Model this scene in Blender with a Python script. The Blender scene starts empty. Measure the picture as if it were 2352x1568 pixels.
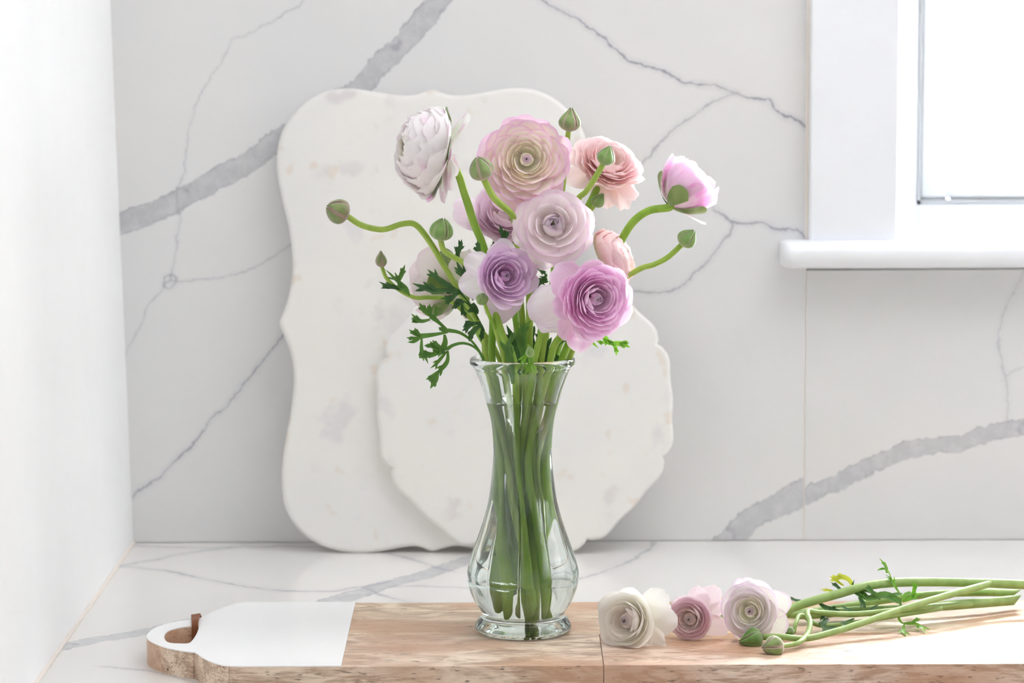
import bpy, math, random
import numpy as np
from math import pi, sin, cos, tan, atan, radians

S = bpy.context.scene
COL = S.collection

# ------------------------------------------------------------------ camera
FPX = 6533.0                     # focal length in pixels of a 2352 x 1568 frame (100 mm on full frame)
PITCH = atan(784.0 / FPX)
CAM = np.array([0.0, -2.872, 0.551])
ROLL = radians(0.2)
cam_d = bpy.data.cameras.new('camera')
cam = bpy.data.objects.new('camera', cam_d)
COL.objects.link(cam)
cam.location = CAM
cam.rotation_euler = (pi / 2 - PITCH, ROLL, 0)
cam_d.sensor_width = 36.0
cam_d.lens = 36.0 * FPX / 2352.0
cam_d.clip_start = 0.05
cam_d.dof.use_dof = True
cam_d.dof.focus_distance = 2.375
cam_d.dof.aperture_fstop = 8.0
S.camera = cam

# ------------------------------------------------------------------ world, lights, exposure
w = bpy.data.worlds.new('world')
S.world = w
w.use_nodes = True
bg = w.node_tree.nodes['Background']
bg.inputs['Color'].default_value = (0.96, 0.975, 1.0, 1)
bg.inputs['Strength'].default_value = 88.0

import mathutils
def portal(name, loc, toward, sx, sy):
    """marks an opening through which the sky lights the room (sampling aid, gives no light of its own)"""
    l = bpy.data.lights.new(name, 'AREA')
    l.shape = 'RECTANGLE'; l.size = sx; l.size_y = sy
    l.cycles.is_portal = True
    o = bpy.data.objects.new(name, l)
    COL.objects.link(o)
    o.location = loc
    o.rotation_euler = mathutils.Vector(toward).to_track_quat('-Z', 'Y').to_euler()
    return o
SIDE = (-2.3, -0.45, 0.35, 1.2)          # slits added in the unseen right wall to brighten the left wall: y0, y1, z0, z1
SLITS, SLIT_W = 6, 0.018
portal('sky_through_window', (1.13, 0.21, 0.85), (0, -1, 0), 1.56, 1.1)
portal('sky_through_added_slits', (2.79, (SIDE[0] + SIDE[1]) / 2, (SIDE[2] + SIDE[3]) / 2), (-1, 0, 0), SIDE[1] - SIDE[0], SIDE[3] - SIDE[2])

# added fill light overhead, out of view, brightens the upper wall most
lp = bpy.data.lights.new('added_ceiling_fill', 'AREA')
lp.shape = 'RECTANGLE'; lp.size = 1.2; lp.size_y = 0.7; lp.energy = 9.0; lp.color = (0.985, 0.985, 1.0)
lpo = bpy.data.objects.new('added_ceiling_fill', lp); COL.objects.link(lpo); lpo.location = (0.6, -0.72, 1.49)

S.view_settings.view_transform = 'Standard'
S.view_settings.look = 'None'
S.view_settings.gamma = 1.0
S.view_settings.use_curve_mapping = False
S.view_settings.exposure = 0.35
cy = S.cycles
cy.max_bounces = 24; cy.transmission_bounces = 20; cy.transparent_max_bounces = 24
cy.diffuse_bounces = 12; cy.glossy_bounces = 8
cy.caustics_refractive = True; cy.caustics_reflective = False
cy.sample_clamp_indirect = 30.0
cy.blur_glossy = 0.5
try:
    cy.use_denoising = True
except Exception:
    pass

# ------------------------------------------------------------------ pixel -> world helpers
_r = np.array([1.0, 0, 0]); _u = np.array([0, sin(PITCH), cos(PITCH)]); _f = np.array([0, cos(PITCH), -sin(PITCH)])
RIGHT = _r * cos(ROLL) - _u * sin(ROLL)
UP = _u * cos(ROLL) + _r * sin(ROLL)
# camera euler y-roll: verified against the render
def ray(px, py):
    return _f + RIGHT * ((px - 1176.0) / FPX) - UP * ((py - 784.0) / FPX)
def at(px, py, Y):
    d = ray(px, py); return CAM + d * ((Y - CAM[1]) / d[1])
def on(px, py, Z):
    d = ray(px, py); return CAM + d * ((Z - CAM[2]) / d[2])
BZ = 0.022                                        # top of the wooden board
def sit(px, py, gpy, z=BZ):
    """a point seen at (px, py) that stands above the board point seen at (px, gpy)"""
    return at(px, py, on(px, gpy, z)[1])

def nrm(v):
    v = np.asarray(v, float); return v / (np.linalg.norm(v) + 1e-12)

# ------------------------------------------------------------------ object helpers
ORG = {}
def link(o):
    COL.objects.link(o); return o
def tag(o, label=None, cat=None, group=None, kind=None):
    if label: o['label'] = label
    if cat: o['category'] = cat
    if group: o['group'] = group
    if kind: o['kind'] = kind
    return o
def thing(name, loc, label=None, cat=None, group=None, kind=None):
    o = bpy.data.objects.new(name, None); o.empty_display_size = 0.02
    link(o); o.location = loc
    ORG[o.name] = np.array(loc, float)
    return tag(o, label, cat, group, kind)
def mk(name, verts, faces, mat, parent=None, smooth=True, uv=None, attrs=None, vattrs=None, origin=None):
    v = np.asarray(verts, float)
    if parent is not None:
        org = ORG[parent.name]
    else:
        org = np.zeros(3)
    o_org = np.array(origin, float) if origin is not None else org
    me = bpy.data.meshes.new(name)
    me.from_pydata((v - o_org).tolist(), [], [tuple(f) for f in faces])
    if smooth:
        me.polygons.foreach_set('use_smooth', [True] * len(me.polygons))
    if uv is not None:
        layer = me.uv_layers.new(name='UVMap')
        li = np.zeros(len(me.loops), dtype=np.int32)
        me.loops.foreach_get('vertex_index', li)
        layer.data.foreach_set('uv', np.asarray(uv, float)[li].ravel())
    for k, a in (attrs or {}).items():
        at_ = me.attributes.new(k, 'FLOAT', 'POINT')
        at_.data.foreach_set('value', np.asarray(a, float).ravel())
    for k, a in (vattrs or {}).items():
        at_ = me.attributes.new(k, 'FLOAT_VECTOR', 'POINT')
        at_.data.foreach_set('vector', np.asarray(a, float).ravel())
    if mat is not None:
        me.materials.append(mat)
    me.update()
    o = bpy.data.objects.new(name, me); link(o)
    if parent is not None:
        o.parent = parent
    o.location = o_org - org
    ORG[o.name] = o_org
    return o

class MB:
    def __init__(self): self.v = []; self.f = []; self.uv = []
    def add(self, v, f, uv=None):
        b = len(self.v)
        self.v += [tuple(p) for p in v]
        self.f += [tuple(i + b for i in q) for q in f]
        self.uv += [tuple(p) for p in (uv if uv is not None else [(0, 0)] * len(v))]
        return self
    def box(self, lo, hi, bev=0.0):
        x0, y0, z0 = lo; x1, y1, z1 = hi
        if bev <= 0:
            v = [(x0,y0,z0),(x1,y0,z0),(x1,y1,z0),(x0,y1,z0),(x0,y0,z1),(x1,y0,z1),(x1,y1,z1),(x0,y1,z1)]
            f = [(0,3,2,1),(4,5,6,7),(0,1,5,4),(1,2,6,5),(2,3,7,6),(3,0,4,7)]
            return self.add(v, f)
        b = bev; v = []; idx = {}
        for sx in (0, 1):
            for sy in (0, 1):
                for sz in (0, 1):
                    c = [(x0, x1)[sx], (y0, y1)[sy], (z0, z1)[sz]]
                    s = [(1, -1)[sx], (1, -1)[sy], (1, -1)[sz]]
                    for ax in range(3):
                        p = [c[k] + (0 if k == ax else s[k] * b) for k in range(3)]
                        idx[(sx, sy, sz, ax)] = len(v); v.append(tuple(p))
        f = []
        for ax in range(3):
            o1, o2 = [k for k in range(3) if k != ax]
            for s in (0, 1):
                q = []
                for a, bb in ((0, 0), (1, 0), (1, 1), (0, 1)):
                    k = [0, 0, 0]; k[ax] = s; k[o1] = a; k[o2] = bb
                    q.append(idx[(k[0], k[1], k[2], ax)])
                f.append(tuple(q))
            for a in (0, 1):
                for bb in (0, 1):
                    k0 = [0, 0, 0]; k0[o1] = a; k0[o2] = bb; k1 = list(k0); k1[ax] = 1
                    f.append((idx[(*k0, o1)], idx[(*k1, o1)], idx[(*k1, o2)], idx[(*k0, o2)]))
        for sx in (0, 1):
            for sy in (0, 1):
                for sz in (0, 1):
                    f.append((idx[(sx, sy, sz, 0)], idx[(sx, sy, sz, 1)], idx[(sx, sy, sz, 2)]))
        return self.add(v, f)
    def build(self, name, mat, parent=None, smooth=False, **k):
        o = mk(name, self.v, self.f, mat, parent, smooth, uv=self.uv, **k)
        import bmesh
        bm = bmesh.new(); bm.from_mesh(o.data)
        bmesh.ops.recalc_face_normals(bm, faces=bm.faces)
        bm.to_mesh(o.data); bm.free()
        return o

def spline(pts, n=8, closed=False):
    """Catmull-Rom through pts (numpy rows); n samples for each span"""
    p = np.asarray(pts, float); m = len(p); out = []
    if closed:
        g = lambda i: p[i % m]; spans = m
    else:
        g = lambda i: p[i] if 0 <= i < m else (2 * p[0] - p[1] if i < 0 else 2 * p[-1] - p[-2]); spans = m - 1
    for i in range(spans):
        a, b, c, d = g(i - 1), g(i), g(i + 1), g(i + 2)
        for k in range(n):
            t = k / n
            out.append(0.5 * ((2 * b) + (-a + c) * t + (2 * a - 5 * b + 4 * c - d) * t * t + (-a + 3 * b - 3 * c + d) * t ** 3))
    if not closed: out.append(p[-1])
    return np.array(out)

def tube(path, rad, sides=10, cap=True):
    """path (n,3), rad scalar or (n,) -> verts, faces, uv"""
    p = np.asarray(path, float); n = len(p)
    r = np.broadcast_to(np.asarray(rad, float), (n,))
    t = np.gradient(p, axis=0); t /= np.linalg.norm(t, axis=1)[:, None] + 1e-12
    ref = np.array([0.3, -1.0, 0.2]); ref = nrm(ref - t[0] * ref.dot(t[0]))
    V = []; UV = []; L = 0
    for i in range(n):
        ref = ref - t[i] * ref.dot(t[i]); ref = nrm(ref); bi = np.cross(t[i], ref)
        if i: L += np.linalg.norm(p[i] - p[i - 1])
        for k in range(sides):
            a = 2 * pi * k / sides
            V.append(p[i] + r[i] * (cos(a) * ref + sin(a) * bi)); UV.append((k / sides, L))
    F = []
    for i in range(n - 1):
        for k in range(sides):
            k2 = (k + 1) % sides
            F.append((i * sides + k, i * sides + k2, (i + 1) * sides + k2, (i + 1) * sides + k))
    if cap:
        F.append(tuple(range(sides))[::-1]); F.append(tuple((n - 1) * sides + k for k in range(sides)))
    return V, F, UV

# ------------------------------------------------------------------ materials
def newmat(name):
    m = bpy.data.materials.new(name); m.use_nodes = True
    nt = m.node_tree
    return m, nt, nt.nodes, nt.links, nt.nodes['Principled BSDF']
def N(nt, t, **k):
    n = nt.nodes.new(t)
    for a, b in k.items():
        if a == 'inp':
            for kk, vv in b.items(): n.inputs[kk].default_value = vv
        else: setattr(n, a, b)
    return n
def ramp(nt, stops, interp='LINEAR'):
    n = nt.nodes.new('ShaderNodeValToRGB'); cr = n.color_ramp; cr.interpolation = interp
    while len(cr.elements) > 1: cr.elements.remove(cr.elements[-1])
    cr.elements[0].position = stops[0][0]; cr.elements[0].color = (*stops[0][1], 1)
    for p, c in stops[1:]:
        e = cr.elements.new(p); e.color = (*c, 1)
    return n
def mth(nt, op, a, b=None, c=None, clamp=False):
    n = nt.nodes.new('ShaderNodeMath'); n.operation = op; n.use_clamp = clamp
    for i, x in enumerate((a, b, c)):
        if x is None: continue
        if isinstance(x, (int, float)): n.inputs[i].default_value = x
        else: nt.links.new(x, n.inputs[i])
    return n.outputs[0]
def mix(nt, fac, a, b, blend='MIX'):
    n = nt.nodes.new('ShaderNodeMix'); n.data_type = 'RGBA'; n.blend_type = blend
    for s, x in ((n.inputs[0], fac), (n.inputs[6], a), (n.inputs[7], b)):
        if isinstance(x, (int, float)): s.default_value = x
        elif isinstance(x, tuple): s.default_value = (*x, 1) if len(x) == 3 else x
        else: nt.links.new(x, s)
    return n.outputs[2]
def noise(nt, vec, scale, detail=3, rough=0.55, out=0, dist=0.0):
    n = N(nt, 'ShaderNodeTexNoise', inp={'Scale': scale, 'Detail': detail, 'Roughness': rough, 'Distortion': dist})
    if vec is not None: nt.links.new(vec, n.inputs['Vector'])
    return n.outputs[out]
def mapr(nt, x, a, b, c=0.0, d=1.0, smooth=True):
    n = N(nt, 'ShaderNodeMapRange', interpolation_type='SMOOTHSTEP' if smooth else 'LINEAR')
    nt.links.new(x, n.inputs[0])
    for i, q in enumerate((a, b, c, d)): n.inputs[i + 1].default_value = q
    return n.outputs[0]
def bump(nt, h, strength=0.2, dist=0.001):
    n = N(nt, 'ShaderNodeBump', inp={'Strength': strength, 'Distance': dist})
    nt.links.new(h, n.inputs['Height']); return n.outputs[0]

def plain(name, col, rough=0.5, spec=0.5, coat=0.0, bumpy=None):
    m, nt, ns, lk, b = newmat(name)
    tc = N(nt, 'ShaderNodeTexCoord').outputs['Object']
    v = noise(nt, tc, 14, 3)
    c = mix(nt, v, tuple(x * 0.97 for x in col), tuple(min(1, x * 1.02) for x in col))
    lk.new(c, b.inputs['Base Color']); b.inputs['Roughness'].default_value = rough
    b.inputs['Specular IOR Level'].default_value = spec; b.inputs['Coat Weight'].default_value = coat
    if bumpy: lk.new(bump(nt, noise(nt, tc, bumpy[0], 3), bumpy[1], bumpy[2]), b.inputs['Normal'])
    return m

M_PAINT = plain('painted_wall', (0.90, 0.905, 0.91), 0.55, 0.35, bumpy=(60, 0.05, 0.001))
M_GLOSS = plain('white_gloss_paint', (0.86, 0.875, 0.91), 0.28, 0.5)
M_UPVC = plain('white_window_frame', (0.80, 0.815, 0.84), 0.3, 0.5)
M_CAULK = plain('cream_caulk', (0.82, 0.76, 0.70), 0.6, bumpy=(180, 0.5, 0.002))
M_WHITEPAINT = plain('white_board_paint', (0.93, 0.93, 0.925), 0.35, 0.4, bumpy=(90, 0.06, 0.0006))
M_LEATHER = plain('tan_leather', (0.24, 0.085, 0.036), 0.55, 0.4, bumpy=(700, 0.3, 0.0005))

def vein_field(P2, line, hw):
    """signed distance / half width, and a fade past the ends, of a polyline for points P2 (n,2)"""
    line = np.asarray(line, float); best = np.full(len(P2), 1e9); sd = np.zeros(len(P2)); fade = np.zeros(len(P2)); hh = np.ones(len(P2))
    hw = np.broadcast_to(np.asarray(hw, float), (len(line),)); m = len(line)
    for i in range(m - 1):
        a, b = line[i], line[i + 1]; ab = b - a; L = np.linalg.norm(ab) + 1e-9
        rel = P2 - a; t = rel @ ab / L ** 2; tc = np.clip(t, 0, 1)
        d = np.linalg.norm(rel - tc[:, None] * ab, axis=1)
        sgn = np.sign(ab[0] * rel[:, 1] - ab[1] * rel[:, 0]); sgn[sgn == 0] = 1
        over = np.zeros(len(P2))
        if i == 0: over = np.maximum(over, -t * L)
        if i == m - 2: over = np.maximum(over, (t - 1) * L)
        k = d < best
        best[k] = d[k]; sd[k] = (sgn * d)[k]; fade[k] = over[k]
        hh[k] = (hw[i] + (hw[i + 1] - hw[i]) * tc)[k]
    f = np.clip(1 - fade / 0.012, 0, 1)
    return np.stack([sd, hh, f], 1)

def marble_slab_mat(name, veins, base, warm, scale_px=1.0, rough=0.16):
    """veins: list of (attribute, kind, strength)"""
    m, nt, ns, lk, b = newmat(name)
    tc = N(nt, 'ShaderNodeTexCoord').outputs['Object']
    n1 = mth(nt, 'SUBTRACT', noise(nt, tc, 45, 4, 0.6), 0.5)
    n2 = mth(nt, 'SUBTRACT', noise(nt, tc, 130, 4, 0.65), 0.5)
    nbig = noise(nt, tc, 5.5, 3)
    nm = noise(nt, tc, 60, 4, 0.65)
    nspot = noise(nt, tc, 38, 2)
    col = mix(nt, mapr(nt, nbig, 0.3, 0.7), base, warm)
    for attr, kind, st in veins:
        a = N(nt, 'ShaderNodeAttribute', attribute_name=attr)
        sp = N(nt, 'ShaderNodeSeparateXYZ'); lk.new(a.outputs['Vector'], sp.inputs[0])
        d, hw, fd = sp.outputs
        if kind == 'thick':
            warp = mth(nt, 'ADD', mth(nt, 'MULTIPLY', n1, 0.011), mth(nt, 'MULTIPLY', n2, 0.010))
            q = mth(nt, 'DIVIDE', mth(nt, 'ABSOLUTE', mth(nt, 'ADD', d, warp)), hw)
            mask = mth(nt, 'MULTIPLY', mapr(nt, q, 0.90, 1.06, 1, 0), fd)
            edge = mth(nt, 'MULTIPLY', mapr(nt, mth(nt, 'ABSOLUTE', mth(nt, 'SUBTRACT', q, 0.93)), 0.0, 0.16, 1, 0), fd)
            inner = mix(nt, mapr(nt, nm, 0.35, 0.75), (0.50, 0.50, 0.52), (0.615, 0.612, 0.622))
            inner = mix(nt, mapr(nt, nspot, 0.62, 0.72), inner, (0.40, 0.39, 0.43))
            col = mix(nt, mth(nt, 'MULTIPLY', mask, st), col, inner)
            ed = mth(nt, 'MULTIPLY', edge, mapr(nt, n1, -0.12, 0.12, 0.0, 0.7))
            col = mix(nt, mth(nt, 'MULTIPLY', ed, st), col, (0.36, 0.36, 0.40))
        else:
            warp = mth(nt, 'ADD', mth(nt, 'MULTIPLY', n1, 0.012), mth(nt, 'MULTIPLY', n2, 0.005))
            q = mth(nt, 'DIVIDE', mth(nt, 'ABSOLUTE', mth(nt, 'ADD', d, warp)), hw)
            var = mapr(nt, nspot, 0.32, 0.68, 0.45, 1.6)
            core = mapr(nt, mth(nt, 'DIVIDE', q, var), 0.2, 1.3, 1, 0)
            halo = mapr(nt, q, 0.0, 6.0, 0.22, 0)
            mask = mth(nt, 'MULTIPLY', mth(nt, 'MAXIMUM', core, halo), fd)
            col = mix(nt, mth(nt, 'MULTIPLY', mask, st), col, (0.30, 0.30, 0.36))
    lk.new(col, b.inputs['Base Color'])
    b.inputs['Roughness'].default_value = rough
    b.inputs['Specular IOR Level'].default_value = 0.45
    return m

def soft_marble(name, seed, base=(0.83, 0.81, 0.77)):
    m, nt, ns, lk, b = newmat(name)
    tc0 = N(nt, 'ShaderNodeTexCoord').outputs['Object']
    mp = N(nt, 'ShaderNodeMapping', inp={'Location': (seed, seed * 0.7, seed * 1.3)}); lk.new(tc0, mp.inputs[0]); tc = mp.outputs[0]
    big = noise(nt, tc, 9, 4)
    col = mix(nt, mapr(nt, big, 0.35, 0.68), base, tuple(x * y for x, y in zip(base, (0.965, 0.975, 1.0))))
    s1 = noise(nt, tc, 26, 3, 0.5); s1b = noise(nt, tc, 7, 2)
    k1 = mth(nt, 'MULTIPLY', mapr(nt, s1, 0.56, 0.68), mapr(nt, s1b, 0.45, 0.62))
    col = mix(nt, mth(nt, 'MULTIPLY', k1, 0.55), col, (0.60, 0.53, 0.55))
    mp2 = N(nt, 'ShaderNodeMapping', inp={'Location': (3.1, 5.2, 1.7)}); lk.new(tc, mp2.inputs[0])
    s2 = noise(nt, mp2.outputs[0], 34, 2, 0.5)
    col = mix(nt, mth(nt, 'MULTIPLY', mapr(nt, s2, 0.63, 0.73), 0.34), col, (0.70, 0.54, 0.40))
    mp3 = N(nt, 'ShaderNodeMapping', inp={'Location': (7.1, 2.2, 4.7)}); lk.new(tc, mp3.inputs[0])
    s3 = noise(nt, mp3.outputs[0], 20, 3, 0.55)
    col = mix(nt, mth(nt, 'MULTIPLY', mapr(nt, s3, 0.61, 0.74), 0.32), col, (0.55, 0.54, 0.60))
    lk.new(col, b.inputs['Base Color']); b.inputs['Roughness'].default_value = 0.42
    b.inputs['Specular IOR Level'].default_value = 0.35
    return m

def wood_mat(name, seed, dark, mid, light, side=False):
    m, nt, ns, lk, b = newmat(name)
    tc0 = N(nt, 'ShaderNodeTexCoord').outputs['Object']
    mp = N(nt, 'ShaderNodeMapping', inp={'Location': (seed * 1.7, seed, seed * 0.6), 'Scale': (13.0, 34.0, 34.0)}); lk.new(tc0, mp.inputs[0])
    mp2 = N(nt, 'ShaderNodeMapping', inp={'Location': (seed, seed * 2.1, 0), 'Scale': (18.0, 190.0, 190.0)}); lk.new(tc0, mp2.inputs[0])
    g1 = noise(nt, mp.outputs[0], 1.3, 6, 0.62, dist=1.4); g2 = noise(nt, mp2.outputs[0], 3.0, 4, 0.6)
    g3 = noise(nt, mp.outputs[0], 0.55, 2)
    v = mth(nt, 'ADD', mth(nt, 'MULTIPLY', g1, 0.65), mth(nt, 'MULTIPLY', g2, 0.35))
    r = ramp(nt, [(0.32, dark), (0.45, mid), (0.535, light), (0.63, tuple(min(1, x * 1.12) for x in light))]); lk.new(v, r.inputs[0])
    col = mix(nt, mapr(nt, g3, 0.40, 0.66), r.outputs[0], tuple(x * y for x, y in zip(mid, (1.05, 0.86, 0.74))))
    col = mix(nt, 0.8, r.outputs[0], col)
    mp3 = N(nt, 'ShaderNodeMapping', inp={'Location': (seed, 0, 0), 'Scale': (90.0, 520.0, 520.0)}); lk.new(tc0, mp3.inputs[0])
    pores = mapr(nt, noise(nt, mp3.outputs[0], 1.0, 2), 0.64, 0.72)
    col = mix(nt, mth(nt, 'MULTIPLY', pores, 0.75), col, tuple(x * 0.45 for x in dark))
    mp4 = N(nt, 'ShaderNodeMapping', inp={'Location': (seed * 3, 1, 0), 'Scale': (40.0, 110.0, 110.0)}); lk.new(tc0, mp4.inputs[0])
    chips = mapr(nt, noise(nt, mp4.outputs[0], 1.0, 3), 0.70, 0.73)
    col = mix(nt, chips, col, (0.12, 0.075, 0.05))
    lk.new(col, b.inputs['Base Color']); b.inputs['Roughness'].default_value = 0.42
    lk.new(bump(nt, v, 0.12, 0.0006), b.inputs['Normal'])
    return m
M_WOOD_A = wood_mat('pale_mango_wood', 1.3, (0.30, 0.19, 0.12), (0.55, 0.39, 0.26), (0.78, 0.64, 0.48))
M_WOOD_B = wood_mat('streaky_mango_wood', 4.9, (0.27, 0.175, 0.12), (0.50, 0.35, 0.245), (0.76, 0.62, 0.48))
M_WOOD_C = wood_mat('rosy_mango_wood', 9.2, (0.27, 0.155, 0.10), (0.48, 0.32, 0.22), (0.74, 0.58, 0.46))

def green_mat(name, col, col2, rough=0.5, trans=0.15, sheen=0.0):
    m, nt, ns, lk, b = newmat(name)
    tc = N(nt, 'ShaderNodeTexCoord').outputs['Object']
    mp = N(nt, 'ShaderNodeMapping', inp={'Scale': (1, 1, 0.35)}); lk.new(tc, mp.inputs[0])
    c = mix(nt, mapr(nt, noise(nt, mp.outputs[0], 90, 3), 0.3, 0.7), col, col2)
    lk.new(c, b.inputs['Base Color']); b.inputs['Roughness'].default_value = rough
    b.inputs['Sheen Weight'].default_value = sheen; b.inputs['Sheen Roughness'].default_value = 0.4
    if trans > 0:
        t = N(nt, 'ShaderNodeBsdfTranslucent'); lk.new(mix(nt, 1.0, c, (1.5, 1.6, 0.8), 'MULTIPLY'), t.inputs[0])
        ms = N(nt, 'ShaderNodeMixShader'); ms.inputs[0].default_value = trans
        lk.new(b.outputs[0], ms.inputs[1]); lk.new(t.outputs[0], ms.inputs[2])
        lk.new(ms.outputs[0], ns['Material Output'].inputs['Surface'])
    return m
M_STEM = green_mat('fresh_green_stem', (0.26, 0.465, 0.045), (0.37, 0.57, 0.08), 0.45, 0.12, 0.04)
M_STEM_D = green_mat('mid_green_stem', (0.22, 0.42, 0.05), (0.31, 0.50, 0.075), 0.45, 0.10, 0.03)
M_STEM_L = green_mat('lime_green_stem', (0.32, 0.47, 0.065), (0.42, 0.56, 0.10), 0.45, 0.15, 0.06)
M_STEM_P = green_mat('pale_green_stem', (0.29, 0.42, 0.12), (0.38, 0.52, 0.18), 0.5, 0.12, 0.12)
M_LEAF_D = green_mat('dark_green_leaf', (0.035, 0.105, 0.028), (0.06, 0.15, 0.04), 0.5, 0.18)
M_LEAF_M = green_mat('mid_green_leaf', (0.08, 0.20, 0.035), (0.12, 0.26, 0.05), 0.5, 0.25)
M_LEAF_L = green_mat('bright_green_leaf', (0.14, 0.34, 0.03), (0.22, 0.42, 0.05), 0.5, 0.35)
M_LEAF_Y = green_mat('yellow_green_leaf', (0.45, 0.48, 0.03), (0.55, 0.56, 0.06), 0.5, 0.35)
M_LEAF_W = green_mat('pale_drowned_leaf', (0.40, 0.50, 0.32), (0.5, 0.6, 0.42), 0.5, 0.3)
M_SEPAL_G = green_mat('green_sepal', (0.15, 0.24, 0.055), (0.24, 0.33, 0.10), 0.6, 0.1, 0.6)

def bud_mat(name, col, col2, edge):
    m, nt, ns, lk, b = newmat(name)
    tc = N(nt, 'ShaderNodeTexCoord').outputs['Object']
    uvn = N(nt, 'ShaderNodeUVMap'); sp = N(nt, 'ShaderNodeSeparateXYZ'); lk.new(uvn.outputs[0], sp.inputs[0])
    e = mth(nt, 'ABSOLUTE', mth(nt, 'SUBTRACT', mth(nt, 'MULTIPLY', sp.outputs[0], 2.0), 1.0))
    c = mix(nt, mapr(nt, noise(nt, tc, 160, 3), 0.3, 0.7), col, col2)
    c = mix(nt, mapr(nt, e, 0.62, 0.95, 0.0, 0.85), c, edge)
    c = mix(nt, mapr(nt, sp.outputs[1], 0.55, 0.0, 0.0, 0.55), c, edge)
    lk.new(c, b.inputs['Base Color']); b.inputs['Roughness'].default_value = 0.6
    b.inputs['Sheen Weight'].default_value = 0.9; b.inputs['Sheen Roughness'].default_value = 0.35
    return m
M_BUD = bud_mat('bud_green_with_blush_seams', (0.17, 0.25, 0.07), (0.25, 0.34, 0.12), (0.50, 0.36, 0.30))
M_BUD_R = bud_mat('bud_green_with_rosy_base', (0.16, 0.22, 0.065), (0.24, 0.30, 0.11), (0.42, 0.24, 0.23))
M_BUD_G = bud_mat('bud_plain_green', (0.15, 0.28, 0.06), (0.22, 0.36, 0.10), (0.32, 0.38, 0.17))
M_BUD_DK = bud_mat('bud_deep_green', (0.085, 0.19, 0.03), (0.14, 0.26, 0.055), (0.24, 0.30, 0.13))

def petal_mat(name, heart, base, tip, rim, streak=0.25, rimw=0.5, trans=0.35, flush=None, flush_amt=0.0, outer=None):
    """heart: colour of the innermost petals, base: petal foot, tip: outer blade, rim: thin edge line"""
    m, nt, ns, lk, b = newmat(name)
    heart, base, tip, rim = [tuple(x ** 0.8 for x in c) for c in (heart, base, tip, rim)]
    uvn = N(nt, 'ShaderNodeUVMap'); sp = N(nt, 'ShaderNodeSeparateXYZ'); lk.new(uvn.outputs[0], sp.inputs[0])
    u, v = sp.outputs[0], sp.outputs[1]
    lay = N(nt, 'ShaderNodeAttribute', attribute_name='layer').outputs['Fac']
    rnd = N(nt, 'ShaderNodeAttribute', attribute_name='tint').outputs['Fac']
    mp = N(nt, 'ShaderNodeCombineXYZ')
    lk.new(mth(nt, 'MULTIPLY', u, 26.0), mp.inputs[0]); lk.new(mth(nt, 'MULTIPLY', v, 1.3), mp.inputs[1]); lk.new(mth(nt, 'MULTIPLY', rnd, 40.0), mp.inputs[2])
    st = noise(nt, mp.outputs[0], 1.0, 3, 0.6)
    mp2 = N(nt, 'ShaderNodeCombineXYZ')
    lk.new(mth(nt, 'MULTIPLY', u, 3.0), mp2.inputs[0]); lk.new(mth(nt, 'MULTIPLY', v, 2.0), mp2.inputs[1]); lk.new(mth(nt, 'MULTIPLY', rnd, 17.0), mp2.inputs[2])
    pt = noise(nt, mp2.outputs[0], 1.0, 2)
    vb = mth(nt, 'ADD', v, mth(nt, 'MULTIPLY', mth(nt, 'SUBTRACT', pt, 0.5), 0.7))
    c = mix(nt, mapr(nt, vb, 0.30, 0.95), base, tip)
    if outer: c = mix(nt, mapr(nt, lay, 0.72, 1.0, 0.0, 0.9), c, outer)
    c = mix(nt, mapr(nt, lay, 0.05, 0.42, 0.92, 0.0), c, heart)
    if flush:
        k = mth(nt, 'MULTIPLY', mapr(nt, pt, 0.50, 0.64), mapr(nt, rnd, 0.45, 0.8))
        c = mix(nt, mth(nt, 'MULTIPLY', k, flush_amt), c, flush)
    dark = mix(nt, 1.0, c, (0.91, 0.80, 0.90), 'MULTIPLY')
    c = mix(nt, mth(nt, 'MULTIPLY', mapr(nt, st, 0.45, 0.75), streak), c, dark)
    hk = mth(nt, 'MULTIPLY', mapr(nt, lay, 0.05, 0.13, 1.0, 0.0), mapr(nt, v, 0.78, 1.0))
    c = mix(nt, mth(nt, 'MULTIPLY', hk, 0.7), c, (0.42, 0.27, 0.38))
    e = mth(nt, 'MAXIMUM', mth(nt, 'ABSOLUTE', mth(nt, 'SUBTRACT', mth(nt, 'MULTIPLY', u, 2.0), 1.0)), v)
    rimk = mth(nt, 'MULTIPLY', mapr(nt, e, 0.86, 1.0), mapr(nt, v, 0.35, 0.7))
    c = mix(nt, mth(nt, 'MULTIPLY', rimk, rimw), c, rim)
    lk.new(c, b.inputs['Base Color']); b.inputs['Roughness'].default_value = 0.55
    b.inputs['Specular IOR Level'].default_value = 0.25
    lk.new(bump(nt, st, 0.25, 0.0006), b.inputs['Normal'])
    t = N(nt, 'ShaderNodeBsdfTranslucent'); lk.new(c, t.inputs[0])
    ms = N(nt, 'ShaderNodeMixShader'); ms.inputs[0].default_value = trans
    lk.new(b.outputs[0], ms.inputs[1]); lk.new(t.outputs[0], ms.inputs[2])
    lk.new(ms.outputs[0], ns['Material Output'].inputs['Surface'])
    return m

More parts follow.
